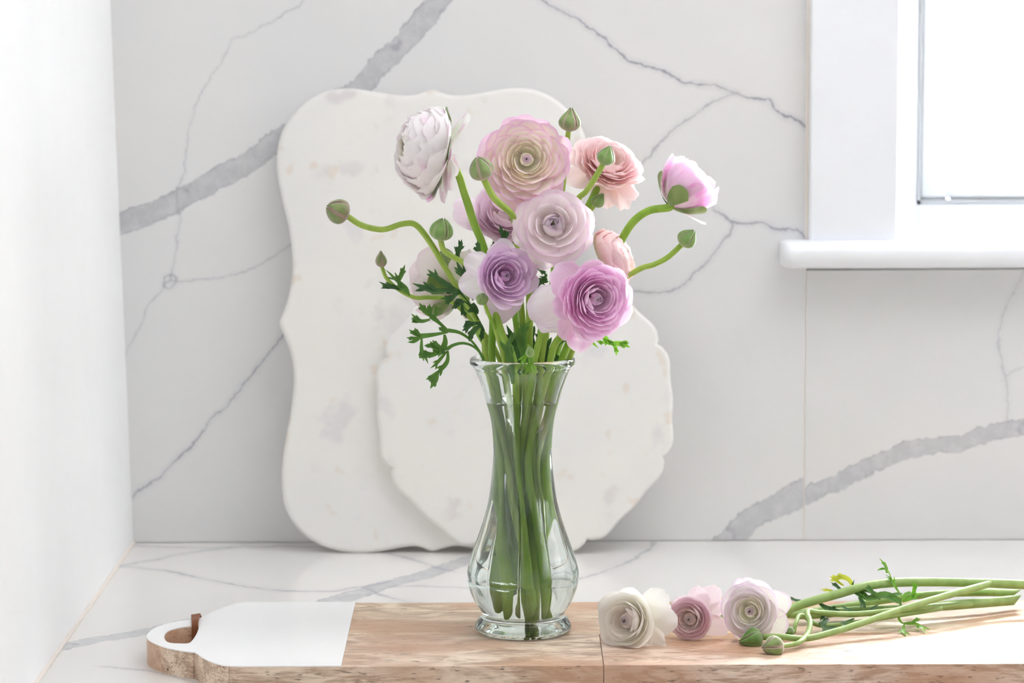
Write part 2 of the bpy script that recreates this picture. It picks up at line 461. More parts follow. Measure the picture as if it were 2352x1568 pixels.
def glass_mat(name, ior, tint=(1, 1, 1), rough=0.0):
    m, nt, ns, lk, b = newmat(name)
    g = N(nt, 'ShaderNodeBsdfGlass', inp={'Color': (*tint, 1), 'IOR': ior, 'Roughness': rough})
    lk.new(g.outputs[0], ns['Material Output'].inputs['Surface'])
    return m
M_GLASS = glass_mat('clear_pressed_glass', 1.50, (0.975, 0.99, 0.985))
M_WATER = glass_mat('water', 1.33, (0.985, 0.995, 0.985))
def pane_mat():
    m, nt, ns, lk, b = newmat('window_pane_glass')
    t = N(nt, 'ShaderNodeBsdfTransparent', inp={'Color': (0.97, 0.98, 0.98, 1)})
    g = N(nt, 'ShaderNodeBsdfGlossy', inp={'Roughness': 0.02})
    fr = N(nt, 'ShaderNodeFresnel', inp={'IOR': 1.45})
    ms = N(nt, 'ShaderNodeMixShader'); lk.new(fr.outputs[0], ms.inputs[0]); lk.new(t.outputs[0], ms.inputs[1]); lk.new(g.outputs[0], ms.inputs[2])
    lk.new(ms.outputs[0], ns['Material Output'].inputs['Surface'])
    return m
M_PANE = pane_mat()

# ------------------------------------------------------------------ the setting
XL = at(304, 1245, 0)[0]                               # inner corner with the left wall
ZW = 1.5
SEAM_X = at(1846, 900, 0)[0]
SILL_Z = at(1900, 556, -0.04)[2]
CASE_X1 = at(2060, 300, -0.012)[0]
GAP = 0.0012

def grid(nx, ny, fn):
    V = [fn(i / nx, j / ny) for j in range(ny + 1) for i in range(nx + 1)]
    F = [(j * (nx + 1) + i, j * (nx + 1) + i + 1, (j + 1) * (nx + 1) + i + 1, (j + 1) * (nx + 1) + i) for j in range(ny) for i in range(nx)]
    return V, F

W = lambda pts: [at(x, y, 0)[[0, 2]] for x, y in pts]
PXM = 2.872 / FPX / cos(PITCH)                         # metres for one pixel on the back wall
LEFT_VEINS = [
    ('vein_band', 'thick', 1.0, W([(1190, -330), (1095, -170), (1030, -40), (998, 10), (950, 70), (910, 112), (858, 158), (828, 200), (720, 270), (636, 322), (561, 377), (462, 428), (398, 467), (281, 513), (200, 540)]), 25 * PXM),
    ('vein_low', 'thick', 0.85, W([(1900, 1105), (1846, 1130), (1776, 1163), (1720, 1192), (1690, 1222), (1655, 1262)]), [34 * PXM, 34 * PXM, 28 * PXM, 26 * PXM, 28 * PXM, 30 * PXM]),
    ('vein_a', 'thin', 0.42, W([(960, -330), (860, -130), (720, -20), (690, 8), (620, 52), (560, 80), (528, 96), (500, 150), (448, 232), (430, 300), (420, 400), (400, 440), (412, 500), (402, 580), (388, 640), (345, 690), (310, 770), (292, 800), (270, 850)]), 1.6 * PXM),
    ('vein_b', 'thin', 0.42, W([(388, 648), (470, 641), (540, 632), (600, 605), (658, 566), (720, 520)]), 1.7 * PXM),
    ('vein_c', 'thin', 0.75, W([(285, 1150), (318, 1130), (370, 1092), (430, 1030), (480, 968), (540, 905), (585, 850), (632, 788), (650, 760), (700, 700)]), 2.6 * PXM),
    ('vein_d', 'thin', 0.95, W([(960, -260), (1090, -120), (1200, -30), (1240, 0), (1329, 47), (1405, 105), (1432, 132), (1512, 163), (1570, 190), (1637, 196), (1689, 214), (1762, 232), (1789, 259), (1843, 286), (1870, 300)]), 2.6 * PXM),
    ('vein_e', 'thin', 0.6, W([(1689, 214), (1637, 230), (1593, 263), (1539, 299), (1495, 353), (1472, 373), (1440, 410)]), 2.4 * PXM),
    ('vein_f', 'thin', 0.8, W([(1640, 480), (1660, 495), (1678, 511), (1753, 513), (1785, 527), (1825, 529), (1845, 542), (1870, 555)]), 2.4 * PXM),
    ('vein_g', 'thin', 0.65, W([(1680, 515), (1672, 540), (1640, 580), (1588, 638), (1548, 663), (1490, 674), (1440, 668)]), 2.6 * PXM),
    ('vein_knot', 'thin', 0.55, W([(372, 645), (378, 632), (392, 630), (401, 640), (398, 655), (384, 661), (373, 654), (372, 645)]), 2.2 * PXM),
]
RIGHT_VEINS = [
    ('vein_band', 'thick', 0.9, W([(2420, 960), (2352, 979), (2250, 1000), (2200, 1018), (2090, 1029), (1971, 1081), (1910, 1112), (1850, 1137), (1820, 1150)]), 19.5 * PXM),
    ('vein_a', 'thin', 0.35, W([(2350, 620), (2322, 680), (2298, 730), (2290, 800), (2306, 870), (2312, 960)]), 3.0 * PXM),
    ('vein_b', 'thin', 0.35, W([(2306, 868), (2352, 838), (2420, 800)]), 2.4 * PXM),
]
def slab_with_veins(name, parent, x0, x1, z0, z1, y, veins, mat, step=0.004, thick=0.012):
    nx = max(2, int((x1 - x0) / step)); nz = max(2, int((z1 - z0) / step))
    V, F = grid(nx, nz, lambda a, b: (x0 + (x1 - x0) * a, y, z0 + (z1 - z0) * b))
    P2 = np.array(V)[:, [0, 2]]
    va = {v[0]: vein_field(P2, v[3], v[4]) for v in veins}
    # back and sides give the slab its thickness
    b = len(V); yb = y + thick
    V += [(x0, yb, z0), (x1, yb, z0), (x1, yb, z1), (x0, yb, z1)]
    c = [0, nx, nz * (nx + 1) + nx, nz * (nx + 1)]
    V += [V[c[0]], V[c[1]], V[c[2]], V[c[3]]]
    F += [(b, b + 3, b + 2, b + 1)] + [(b + 4 + i, b + i, b + (i + 1) % 4, b + 4 + (i + 1) % 4) for i in range(4)]
    va = {k: np.vstack([a, np.tile([1.0, 0.01, 0.0], (8, 1))]) for k, a in va.items()}
    return mk(name, V, F, mat, parent, smooth=False, vattrs=va)

wall_back = thing('wall_back', (0, 0, 0), kind='structure')
WIN_Z1 = 1.38; WIN_X1 = 1.9; XR = 2.72
sub = MB()
YS = 0.0124
sub.box((XL - 0.1, YS, -0.05), (CASE_X1 - 0.012, 0.21, ZW))
sub.box((CASE_X1 - 0.012, YS, -0.05), (WIN_X1, 0.21, SILL_Z - 0.03))
sub.box((CASE_X1 - 0.012, YS, WIN_Z1), (WIN_X1, 0.21, ZW))
sub.box((WIN_X1, YS, -0.05), (XR, 0.21, ZW))
sub.box((-1.5, YS, -0.95), (XR, 0.25, -0.05))
sub.build('plaster', M_PAINT, wall_back)
MAT_L = marble_slab_mat('white_quartz_left_slab', [v[:3] for v in LEFT_VEINS], (0.735, 0.735, 0.74), (0.755, 0.745, 0.735))
MAT_R = marble_slab_mat('white_quartz_right_slab', [v[:3] for v in RIGHT_VEINS], (0.72, 0.718, 0.718), (0.745, 0.732, 0.72))
slab_with_veins('marble_slab', wall_back, XL - 0.02, SEAM_X - GAP / 2, 0.0005, 0.72, 0.0, LEFT_VEINS, MAT_L)
slab_with_veins('marble_slab', wall_back, SEAM_X + GAP / 2, 1.9, 0.0005, SILL_Z - 0.032, 0.0, RIGHT_VEINS, MAT_R)
mb = MB(); mb.box((SEAM_X - GAP / 2, 0.0008, 0.0005), (SEAM_X + GAP / 2, 0.011, 0.72)); mb.build('joint_grout', M_CAULK, wall_back)
mb = MB(); mb.box((SEAM_X - 0.0015, -0.0032, SILL_Z + 0.0005), (SEAM_X + 0.0016, 0.001, 1.2), 0.0006); mb.build('trim_edge', M_CAULK, wall_back)

# left wall, leaning a touch out of plumb like the photograph's
LEAN = 0.0128 / 0.55 / 0.9
wl = MB()
def lw(x, y, z): return (x - LEAN * z * 0.9, y, z)
V = [lw(XL, 0.02, -0.04), lw(XL, -1.3, -0.04), lw(XL, -1.3, ZW), lw(XL, 0.02, ZW)]
V += [(v[0] - 0.1, v[1], v[2]) for v in V]
wl.add(V, [(0, 1, 2, 3), (7, 6, 5, 4), (0, 4, 5, 1), (1, 5, 6, 2), (2, 6, 7, 3), (3, 7, 4, 0)])
# the rest of the room, behind the camera's view
XR2 = 2.7; YB2_ = -4.6; ZF = -0.92
def shell(name, lo, hi, mat):
    b_ = MB(); b_.box(lo, hi); return tag(b_.build(name, mat), kind='structure')
M_ROOM = plain('room_paint', (0.22, 0.22, 0.22), 0.7)
shell('wall_left_rear', (-1.5, YB2_, ZF), (-1.4, -1.3, ZW), M_ROOM)
shell('wall_left_return', (-1.5, -1.32, ZF), (XL - 0.09, -1.22, ZW), M_ROOM)
shell('ceiling', (-1.6, YB2_ - 0.1, ZW), (XR2 + 0.1, 0.25, ZW + 0.1), M_ROOM)
shell('floor', (-1.6, YB2_ - 0.1, ZF - 0.1), (XR2 + 0.1, 0.25, ZF), plain('room_floor', (0.30, 0.25, 0.20), 0.5))
shell('wall_rear', (-1.6, YB2_ - 0.1, ZF), (XR2 + 0.1, YB2_, ZW), M_ROOM)
rw = MB()
rw.box((XR2, YB2_, ZF), (XR2 + 0.08, SIDE[0], ZW)); rw.box((XR2, SIDE[1], ZF), (XR2 + 0.08, 0.21, ZW))
step_ = (SIDE[1] - SIDE[0] - SLIT_W) / (SLITS - 1)
for k in range(SLITS - 1):
    rw.box((XR2, SIDE[0] + k * step_ + SLIT_W, SIDE[2]), (XR2 + 0.02, SIDE[0] + (k + 1) * step_, SIDE[3]))  # slats between the added slits, spread the side light so shadows stay faint
rw.box((XR2, SIDE[0], ZF), (XR2 + 0.08, SIDE[1], SIDE[2])); rw.box((XR2, SIDE[0], SIDE[3]), (XR2 + 0.08, SIDE[1], ZW))
tag(rw.build('wall_right', M_ROOM), kind='structure')
tag(wl.build('wall_left', M_PAINT), kind='structure')
# caulk bead between the left wall and the worktop
path = np.array([[XL + 0.0008, y, 0.0006] for y in np.linspace(-0.004, -0.62, 60)])
rr = 0.0022 + 0.0007 * np.sin(np.linspace(0, 90, 60)) * np.random.RandomState(3).rand(60)
V, F, U = tube(path, rr, 8)
tag(mk('trim_1', V, F, M_CAULK), kind='structure')

# worktop
C = lambda pts: [on(x, y, 0)[:2] for x, y in pts]
TOP_VEINS = [
    ('vein_band', 'thick', 0.95, C([(1160, 1255), (1080, 1283), (966, 1322), (884, 1341), (826, 1361), (767, 1380), (700, 1402)]), [0.010, 0.012, 0.013, 0.013, 0.014, 0.015, 0.015]),
    ('vein_front', 'thick', 0.8, C([(100, 1492), (140, 1486), (220, 1468), (300, 1456), (360, 1445), (440, 1425)]), 0.011),
    ('vein_a', 'thin', 0.6, C([(250, 1298), (278, 1300), (380, 1310), (474, 1331), (564, 1347), (650, 1357), (763, 1357), (833, 1347), (900, 1335)]), 0.0024),
    ('vein_b', 'thin', 0.6, C([(250, 1304), (278, 1298), (356, 1284.5), (427, 1269), (497, 1261), (564, 1251)]), 0.0024),
    ('vein_c', 'thin', 0.6, C([(840, 1352), (873, 1365), (935, 1382), (960, 1392)]), 0.0024),
    ('vein_d', 'thin', 0.55, C([(896, 1346), (960, 1345), (1072, 1350), (1300, 1360)]), 0.0022),
    ('vein_e', 'thin', 0.5, C([(880, 1268), (930, 1280), (998, 1302), (1040, 1312)]), 0.003),
    ('vein_f', 'thin', 0.5, C([(1500, 1245), (1485, 1262), (1450, 1285), (1400, 1306), (1340, 1326), (1280, 1340)]), 0.003),
    ('vein_g', 'thin', 0.4, C([(230, 1530), (280, 1535), (330, 1537), (420, 1560)]), 0.002),
    ('vein_h', 'thin', 0.45, C([(306, 1253), (420, 1257), (520, 1257), (640, 1254), (760, 1256)]), 0.004),
]
MAT_T = marble_slab_mat('white_quartz_worktop', [v[:3] for v in TOP_VEINS], (0.76, 0.748, 0.73), (0.79, 0.772, 0.745), rough=0.14)
worktop = thing('worktop', (0, -0.35, -0.04), 'white quartz worktop with grey veins under the boards and vase', 'worktop')
x0, x1, y0, y1 = XL, 1.9, -0.70, -0.0004
nx, ny = int((x1 - x0) / 0.005), int((y1 - y0) / 0.004)
V, F = grid(nx, ny, lambda a, b: (x0 + (x1 - x0) * a, y0 + (y1 - y0) * b, 0.0))
va = {v[0]: vein_field(np.array(V)[:, :2], v[3], v[4]) for v in TOP_VEINS}
mk('top_surface', V, F, MAT_T, worktop, smooth=False, vattrs=va)
shell('wall_cabinet_base', (-1.4, -0.66, ZF), (XR2, 0.0, -0.045), M_ROOM)
mb = MB(); mb.box((x0, y0, -0.04), (x1, y1, -0.0006), 0.0); mb.build('slab_body', plain('worktop_edge', (0.82, 0.81, 0.80), 0.2), worktop)

# window: casing, frame, sash, pane, sill
win = thing('window_1', (CASE_X1, 0, SILL_Z), kind='structure')
mb = MB(); mb.box((SEAM_X + 0.0015, -0.016, SILL_Z - 0.001), (CASE_X1, YS, WIN_Z1 + 0.09), 0.0018); mb.build('casing', M_GLOSS, win)
mb = MB(); mb.box((CASE_X1 - 0.002, -0.016, WIN_Z1 - 0.004), (WIN_X1 + 0.09, YS, WIN_Z1 + 0.09), 0.0018); mb.build('casing', M_GLOSS, win)
mb = MB(); mb.box((WIN_X1, -0.016, SILL_Z - 0.001), (WIN_X1 + 0.09, YS, WIN_Z1), 0.0018); mb.build('casing', M_GLOSS, win)
YF = 0.135
fx0 = CASE_X1 - 0.016
fx1 = at(2109, 300, YF)[0]; sx1 = at(2180, 300, YF + 0.012)[0]
z_rail = at(2250, 464, YF)[2]; z_glass = at(2250, 425, YF + 0.012)[2]
fr = MB()
fr.box((fx0, YF, SILL_Z - 0.005), (fx1, YF + 0.07, WIN_Z1 + 0.02), 0.003)
fr.box((fx1 - 0.001, YF, SILL_Z - 0.005), (WIN_X1 + 0.01, YF + 0.07, z_rail), 0.003)
fr.box((WIN_X1 - 0.05, YF, SILL_Z - 0.005), (WIN_X1 + 0.01, YF + 0.07, WIN_Z1 + 0.02), 0.003)
fr.box((fx0, YF, WIN_Z1 - 0.04), (WIN_X1 + 0.01, YF + 0.07, WIN_Z1 + 0.02), 0.003)
fr.build('frame', M_UPVC, win)
sa = thing('sash', (fx1, YF, z_rail)); sa.parent = win; sa.location = np.array((fx1, YF, z_rail)) - ORG[win.name]
mb = MB(); mb.box((fx1 + 0.0012, YF + 0.010, z_rail + 0.0015), (sx1, YF + 0.055, WIN_Z1 - 0.042), 0.004); mb.build('stile', M_UPVC, sa)
mb = MB(); mb.box((WIN_X1 - 0.085, YF + 0.010, z_rail + 0.0015), (WIN_X1 - 0.051, YF + 0.055, WIN_Z1 - 0.042), 0.004); mb.build('stile', M_UPVC, sa)
mb = MB(); mb.box((sx1 - 0.001, YF + 0.010, z_rail + 0.0015), (WIN_X1 - 0.085, YF + 0.055, z_glass), 0.004); mb.build('rail', M_UPVC, sa)
mb = MB(); mb.box((sx1 - 0.004, YF + 0.030, z_glass - 0.004), (WIN_X1 - 0.08, YF + 0.034, WIN_Z1 - 0.05)); mb.build('pane', M_PANE, sa)
M_SEAL = plain('grey_window_seal', (0.45, 0.46, 0.47), 0.6)
mb = MB(); mb.box((fx1 - 0.001, YF - 0.0008, z_rail - 0.0012), (fx1 + 0.0022, YF + 0.02, WIN_Z1 - 0.045)); mb.build('seal', M_SEAL, win)
mb = MB(); mb.box((fx1 - 0.001, YF - 0.0008, z_rail - 0.0012), (WIN_X1 - 0.05, YF + 0.02, z_rail + 0.0022)); mb.build('seal', M_SEAL, win)
# sill: board with a rounded nose and a rounded horn
sill_x0 = at(1796, 590, -0.04)[0]
th = SILL_Z - at(1900, 619, -0.04)[2]
prof = [(YF + 0.02, 0.0)] + [(-0.040 + th / 2 - (th / 2) * sin(a), -th / 2 + th / 2 * cos(a)) for a in np.linspace(0, pi, 15)] + [(YF + 0.02, -th)]
mb = MB(); n = len(prof); V = []
xs = [(0.0, 0.74), (0.0015, 0.86), (0.004, 0.95), (0.008, 0.99), (0.013, 1.0)]
cols = [(sill_x0 + a, s) for a, s in xs] + [(2.0, 1.0)]
for x, s in cols:
    for (y, z) in prof:
        zz = -th / 2 + (z + th / 2) * s; yy = y if y > 0 else -0.001 + (y + 0.001) * s
        V.append((x, min(yy, -0.0006) if x < CASE_X1 - 0.012 else yy, SILL_Z + zz))
F = []
for c in range(len(cols) - 1):
    for k in range(n):
        F.append((c * n + k, (c + 1) * n + k, (c + 1) * n + (k + 1) % n, c * n + (k + 1) % n))
F += [tuple(range(n)), tuple((len(cols) - 1) * n + k for k in range(n))]
# step the horn back to the wall face: insert a column at the casing
x = CASE_X1 - 0.011
V2 = V[:len(xs) * n] + [(x - 0.0005, min(p[1], -0.0006), p[2]) for p in [V[(len(xs) - 1) * n + k] for k in range(n)]] + [(x, V[len(xs) * n + k][1], V[len(xs) * n + k][2]) for k in range(n)] + V[len(xs) * n:]
F = []
m_ = len(cols) + 2
for c in range(m_ - 1):
    for k in range(n):
        F.append((c * n + k, (c + 1) * n + k, (c + 1) * n + (k + 1) % n, c * n + (k + 1) % n))
F += [tuple(range(n)), tuple((m_ - 1) * n + k for k in range(n))]
mb.add(V2, F); so = mb.build('window_sill', M_GLOSS, win, smooth=True)
so.data.set_sharp_from_angle(angle=radians(40)) if hasattr(so.data, 'set_sharp_from_angle') else None

# ------------------------------------------------------------------ marble boards against the wall
def leaning_board(name, outline_xz, T, tilt_pt_bottom, normal, mat, label, cat, bev=0.004):
    """outline in the board's own plane (x right, h up from the foot); T thickness"""
    root_y, lean = tilt_pt_bottom
    up = np.array([0, sin(lean), cos(lean)]); back = np.array([0, cos(lean), -sin(lean)])
    o = np.array(outline_xz); n = len(o)
    # inward offset for rounded edges
    tang = np.roll(o, -1, 0) - np.roll(o, 1, 0); nn = np.stack([tang[:, 1], -tang[:, 0]], 1)
    nn /= np.linalg.norm(nn, axis=1)[:, None]
    area_ = 0.5 * np.sum(o[:, 0] * np.roll(o[:, 1], -1) - np.roll(o[:, 0], -1) * o[:, 1])
    if area_ > 0: nn = nn
    else: nn = -nn
    rings = []
    for k in range(6):
        a = pi / 2 * k / 5; rings.append((bev * (1 - sin(a)), bev * (1 - cos(a))))
    rings = rings + [(r, T - d) for r, d in rings[::-1]]
    V = []
    for inset, dep in rings:
        q = o - nn * inset
        for x, h in q:
            V.append(np.array([x, root_y, 0]) + up * h + back * dep)
    F = []
    for r in range(len(rings) - 1):
        for k in range(n):
            F.append((r * n + k, r * n + (k + 1) % n, (r + 1) * n + (k + 1) % n, (r + 1) * n + k))
    F += [tuple(range(n))[::-1], tuple((len(rings) - 1) * n + k for k in range(n))]
    ob = mk(name, V, F, mat, None, smooth=True, origin=(float(o[:, 0].mean()), root_y, 0.0))
    import bmesh
    bm = bmesh.new(); bm.from_mesh(ob.data); bmesh.ops.recalc_face_normals(bm, faces=bm.faces)
    bmesh.ops.triangulate(bm, faces=[f for f in bm.faces if len(f.verts) > 4]); bm.to_mesh(ob.data); bm.free()
    ob.data.set_sharp_from_angle(angle=radians(50))
    return tag(ob, label, cat)

half = [(990, 205), (972, 210), (953, 216), (933, 218), (900, 216), (850, 208), (807, 202), (766, 204), (740, 211), (711, 226), (690, 242), (665, 268), (646, 297), (635, 335), (632, 372), (636, 413), (648, 470), (661, 526), (668, 587), (667.5, 635), (659, 683), (648, 716), (639, 738),
        (643, 756), (652, 775), (664, 808), (671.5, 850), (671, 893), (664, 950), (653, 1008), (645, 1065), (643.5, 1104), (648, 1150), (657, 1177), (670, 1200), (696, 1229), (732, 1251), (771, 1264), (814, 1270), (864, 1267), (914, 1258), (945, 1254), (968, 1258), (990, 1266)]
def face_to_board(pts, y_foot, lean):
    """intersect pixel rays with the leaning plane through (0, y_foot, 0)"""
    up = np.array([0, sin(lean), cos(lean)]); nv = np.array([0, -cos(lean), sin(lean)]); p0 = np.array([0, y_foot, 0])
    out = []
    for px, py in pts:
        d = ray(px, py); t = nv.dot(p0 - CAM) / nv.dot(d); p = CAM + d * t
        out.append((p[0], (p - p0).dot(up)))
    return np.array(out)
T1 = 0.014; YB1 = on(814, 1271, 0)[1]
H1 = 0.47
LEAN1 = math.asin((-YB1 - T1 - 0.001) / H1)
hb = face_to_board(half, YB1, LEAN1)
cx = hb[0, 0]
hb[:, 1] -= hb[:, 1].min() - 0.0002
full = np.vstack([hb, [(2 * cx - x, z) for x, z in hb[-2:0:-1]]])
full = spline(full, 3, closed=True)
leaning_board('marble_board', full, T1, (YB1, LEAN1), None, soft_marble('honed_marble_large', 2.3), 'large rectangular white marble board with curved ogee outline, leaning on the wall', 'serving board', 0.005)

T2 = 0.012
LEAN2 = LEAN1
YB2 = YB1 - T2 / cos(LEAN2) - 0.0004
cc = face_to_board([(1203, 935)], YB2, LEAN2)[0]
rpx = 1 / FPX * (abs(YB2 - CAM[1]) / cos(PITCH))
kp = np.array([(0, 344.5), (4, 342.5), (8, 341.5), (12, 348), (15, 353.5), (18, 354), (20.5, 349.5), (22.5, 337.5)])
ph = np.linspace(-22.5, 22.5, 31)[:-1]
rr = np.interp(np.abs(ph), kp[:, 0], kp[:, 1])
rr = np.convolve(np.concatenate([rr[-2:], rr, rr[:2]]), [0.15, 0.2, 0.3, 0.2, 0.15], 'same')[2:-2]
rr[0] = 338.5
sc = []
for k in range(8):
    for a, r in zip(ph, rr):
        th_ = radians(2.5 + 45 * k + a); sc.append((cc[0] + r * rpx * cos(th_), cc[1] + r * rpx * sin(th_)))
sc = np.array(sc)
sc[:, 1] -= sc[:, 1].min() - 0.0002
leaning_board('marble_board', sc, T2, (YB2, LEAN2), None, soft_marble('honed_marble_scalloped', 8.1), 'round white marble board with scalloped edge, leaning in front of the large one', 'serving board', 0.004)

# ------------------------------------------------------------------ wooden paddle board
paddle = thing('cutting_board', (on(1400, 1460, BZ)[0], on(1400, 1460, BZ)[1], 0), 'long wooden paddle board with white painted end and handle, under the vase', 'cutting board')
pout = [(813, 1384.5), (700, 1383.5), (600, 1382.8), (575, 1382.8), (550, 1384.6), (524, 1390.8), (494, 1402), (463, 1417), (450, 1420.5), (435, 1423), (407, 1427), (376, 1434), (353, 1442.5), (339, 1453), (334, 1462), (340, 1470.5), (356, 1479), (376, 1486.5), (402, 1492.5), (427, 1496.5), (440, 1498), (445.5, 1498.6), (458, 1507), (478, 1518), (504, 1526.5), (520, 1529), (545, 1529.8), (600, 1530), (781, 1529)]
po = np.array([on(x, y, BZ)[:2] for x, y in pout])
yb, yf = po[1:4, 1].mean(), po[-3:, 1].mean()
po[:4, 1] = yb; po[-3:, 1] = yf
xs_b, xs_f = po[0, 0], po[-1, 0]                    # paint line
hole = np.array([on(x, y, BZ)[:2] for x, y in [(374, 1462), (380, 1452), (392, 1446), (415, 1440.5), (440, 1437.5), (452, 1437), (454, 1441), (449, 1456), (440, 1470), (433, 1476.5), (424, 1478.5), (405, 1478), (388, 1476.8), (378, 1472)]])
hole = spline(hole, 2, closed=True)
def prism_with_hole(name, outer, inner, z0, z1, mat, parent, smooth_angle=35, bev=0.0008):
    import bmesh
    bm = bmesh.new()
    def loop(pts): 
        vs = [bm.verts.new((p[0], p[1], z1)) for p in pts]
        return [bm.edges.new((vs[i], vs[(i + 1) % len(vs)])) for i in range(len(vs))]
    es = loop(outer) + (loop(inner) if inner is not None else [])
    bmesh.ops.triangle_fill(bm, use_beauty=True, use_dissolve=False, edges=es)
    ext = bmesh.ops.extrude_face_region(bm, geom=bm.faces[:])
    vs = [g for g in ext['geom'] if isinstance(g, bmesh.types.BMVert)]
    for v in vs: v.co.z = z0
    bmesh.ops.recalc_face_normals(bm, faces=bm.faces)
    bm.verts.ensure_lookup_table(); bm.verts.index_update()
    V = [tuple(v.co) for v in bm.verts]; F = [tuple(v.index for v in f.verts) for f in bm.faces]
    bm.free()
    o = mk(name, V, F, mat, parent, smooth=True)
    o.data.set_sharp_from_angle(angle=radians(smooth_angle))
    return o
XE = 0.64
ymid = on(1000, 1455.5, BZ)[1]
xc = on(1379, 1490, BZ)[0]
PT = 0.0005
wood_top = BZ - PT
g = 0.0002
# handle end: one block with the hand hole, up to where the planks begin
po_s = np.vstack([po[:1], spline(po[1:-1], 3), po[-1:]])
pl_x = po[3, 0] + 0.004                                # the planks run from here
def clip_left(o):
    return np.array([p for p in o])
blk = [p for p in po_s if p[0] < pl_x - 1e-4]
# keep order: po runs back edge (right->left), round the handle, front edge (left->right)
blk = np.array([(pl_x, yb)] + blk + [(pl_x, yf)])
prism_with_hole('handle_block', blk, hole, 0.0, wood_top, M_WOOD_B, paddle)
def plank(x0_, x1_, y0_, y1_, mat):
    b = MB(); b.box((x0_ + g, y0_ + g, 0.0), (x1_ - g, y1_ - g, BZ - 0.00005 if x0_ > xs_b - 0.02 else wood_top), 0.0003); return b.build('plank', mat, paddle)
plank(pl_x, XE, ymid, yb, M_WOOD_A)
plank(pl_x, xc, yf, ymid, M_WOOD_B)
plank(xc, XE, yf, ymid, M_WOOD_C)
# white paint: a skin on the top of the handle end
sk = np.vstack([[(xs_b, yb)], [p for p in po_s[1:-1]], [(xs_f, yf)]])
prism_with_hole('painted_end', sk, hole, BZ - PT * 0.9, BZ + 0.0004, M_WHITEPAINT, paddle)
# leather loop round the back arm of the handle
b0 = on(438, 1436.5, BZ); b1 = on(453, 1436, BZ)         # in the hole
k0 = on(437, 1421.0, BZ); k1 = on(458, 1417.5, BZ)       # behind the arm
ctr = [(0.0, -0.012, b0, b1), (0, 0, b0, b1)]
def strap_pts(a, k, inset):
    zt = BZ + 0.0022 + inset; zb = -0.0
    return [np.array([a[0], a[1] - 0.0016, BZ - 0.016]), np.array([a[0], a[1] - 0.0022, BZ - 0.004]), np.array([a[0], a[1] + 0.0006, zt + 0.0015]), np.array([(a[0] + k[0]) / 2, (a[1] + k[1]) / 2, zt + 0.001]), np.array([k[0], k[1] + 0.0004, zt + 0.0008]), np.array([k[0], k[1] + 0.0034, BZ - 0.003]), np.array([k[0], k[1] + 0.0034, 0.003])]
A = spline(strap_pts(b0, k0, 0), 5); B = spline(strap_pts(b1, k1, 0), 5)
V = []; F = []
nr = np.array([0, 0, 0.0016])
n = len(A)
for i in range(n):
    tg = nrm(A[min(i + 1, n - 1)] - A[max(i - 1, 0)]); nn_ = nrm(np.cross(B[i] - A[i], tg)) * 0.0008
    V += [A[i] + nn_, B[i] + nn_, B[i] - nn_, A[i] - nn_]
for i in range(n - 1):
    for k in range(4): F.append((i * 4 + k, i * 4 + (k + 1) % 4, (i + 1) * 4 + (k + 1) % 4, (i + 1) * 4 + k))
F += [(0, 1, 2, 3), ((n - 1) * 4 + 3, (n - 1) * 4 + 2, (n - 1) * 4 + 1, (n - 1) * 4)]
o = mk('leather_strap', V, F, M_LEATHER, paddle, smooth=True); o.data.set_sharp_from_angle(angle=radians(50)); o['label'] = 'tan leather hanging strap'

# ------------------------------------------------------------------ vase
VCX = 1198.0
VY = on(VCX, 1470, BZ)[1] + 0.0365
VX = at(VCX, 1150, VY)[0]
def vz(py): return at(VCX, py, VY)[2]
def vr(hw, py): return at(VCX + hw, py, VY)[0] - VX
prof_px = [(120.5, 829), (119, 836), (112, 842), (109, 847), (103, 860), (97, 876), (91, 894), (85.5, 915), (78, 940), (73, 960), (69, 990), (67, 1020), (66.5, 1039), (68, 1065), (69.8, 1087), (74, 1120), (78.5, 1150), (88, 1187), (100, 1224), (112.5, 1259), (122, 1289), (126.5, 1308), (127, 1318), (126, 1324), (125.2, 1328), (126.2, 1333), (124.5, 1345), (120.5, 1359), (111, 1381), (100.5, 1398), (96.5, 1406), (97.5, 1413), (103, 1419), (108.5, 1428), (112, 1437)]
outer = [(vr(h, y), vz(y)) for h, y in prof_px]
foot_z = BZ
rim_r, rim_z = outer[0]
# foot: bulges then tucks in to the ground
fr_, fz_ = outer[-1]
outer[-1] = (fr_, fz_)
zf = fz_ - foot_z
outer += [(fr_ * 0.985, foot_z + zf * 0.62), (fr_ * 0.94, foot_z + zf * 0.28), (fr_ * 0.90, foot_z + zf * 0.06), (fr_ * 0.87, foot_z)]
NS = 160
zs = np.array([z for _, z in outer])
z_belly, z_waist, z_ridge = vz(1318), vz(1039), vz(1328)
def flute(z, a):
    """ten shallow panels on the bulb; fine beads under the foot"""
    if z > z_waist + 0.03 or z < vz(1404): k = 0
    elif z > z_ridge: k = 0.065 * min(1, max(0, (z_waist + 0.03 - z) / (z_waist + 0.03 - z_ridge))) ** 0.8
    else: k = 0.045 * max(0, (z - vz(1404)) / (z_ridge - vz(1404)))
    f = 1 + k * (abs(cos(5 * a + 0.35)) ** 0.7 - 0.72)
    if z < foot_z + zf * 0.7: f *= 1 + 0.012 * cos(30 * a)
    return f
op = spline(np.array(outer), 3)
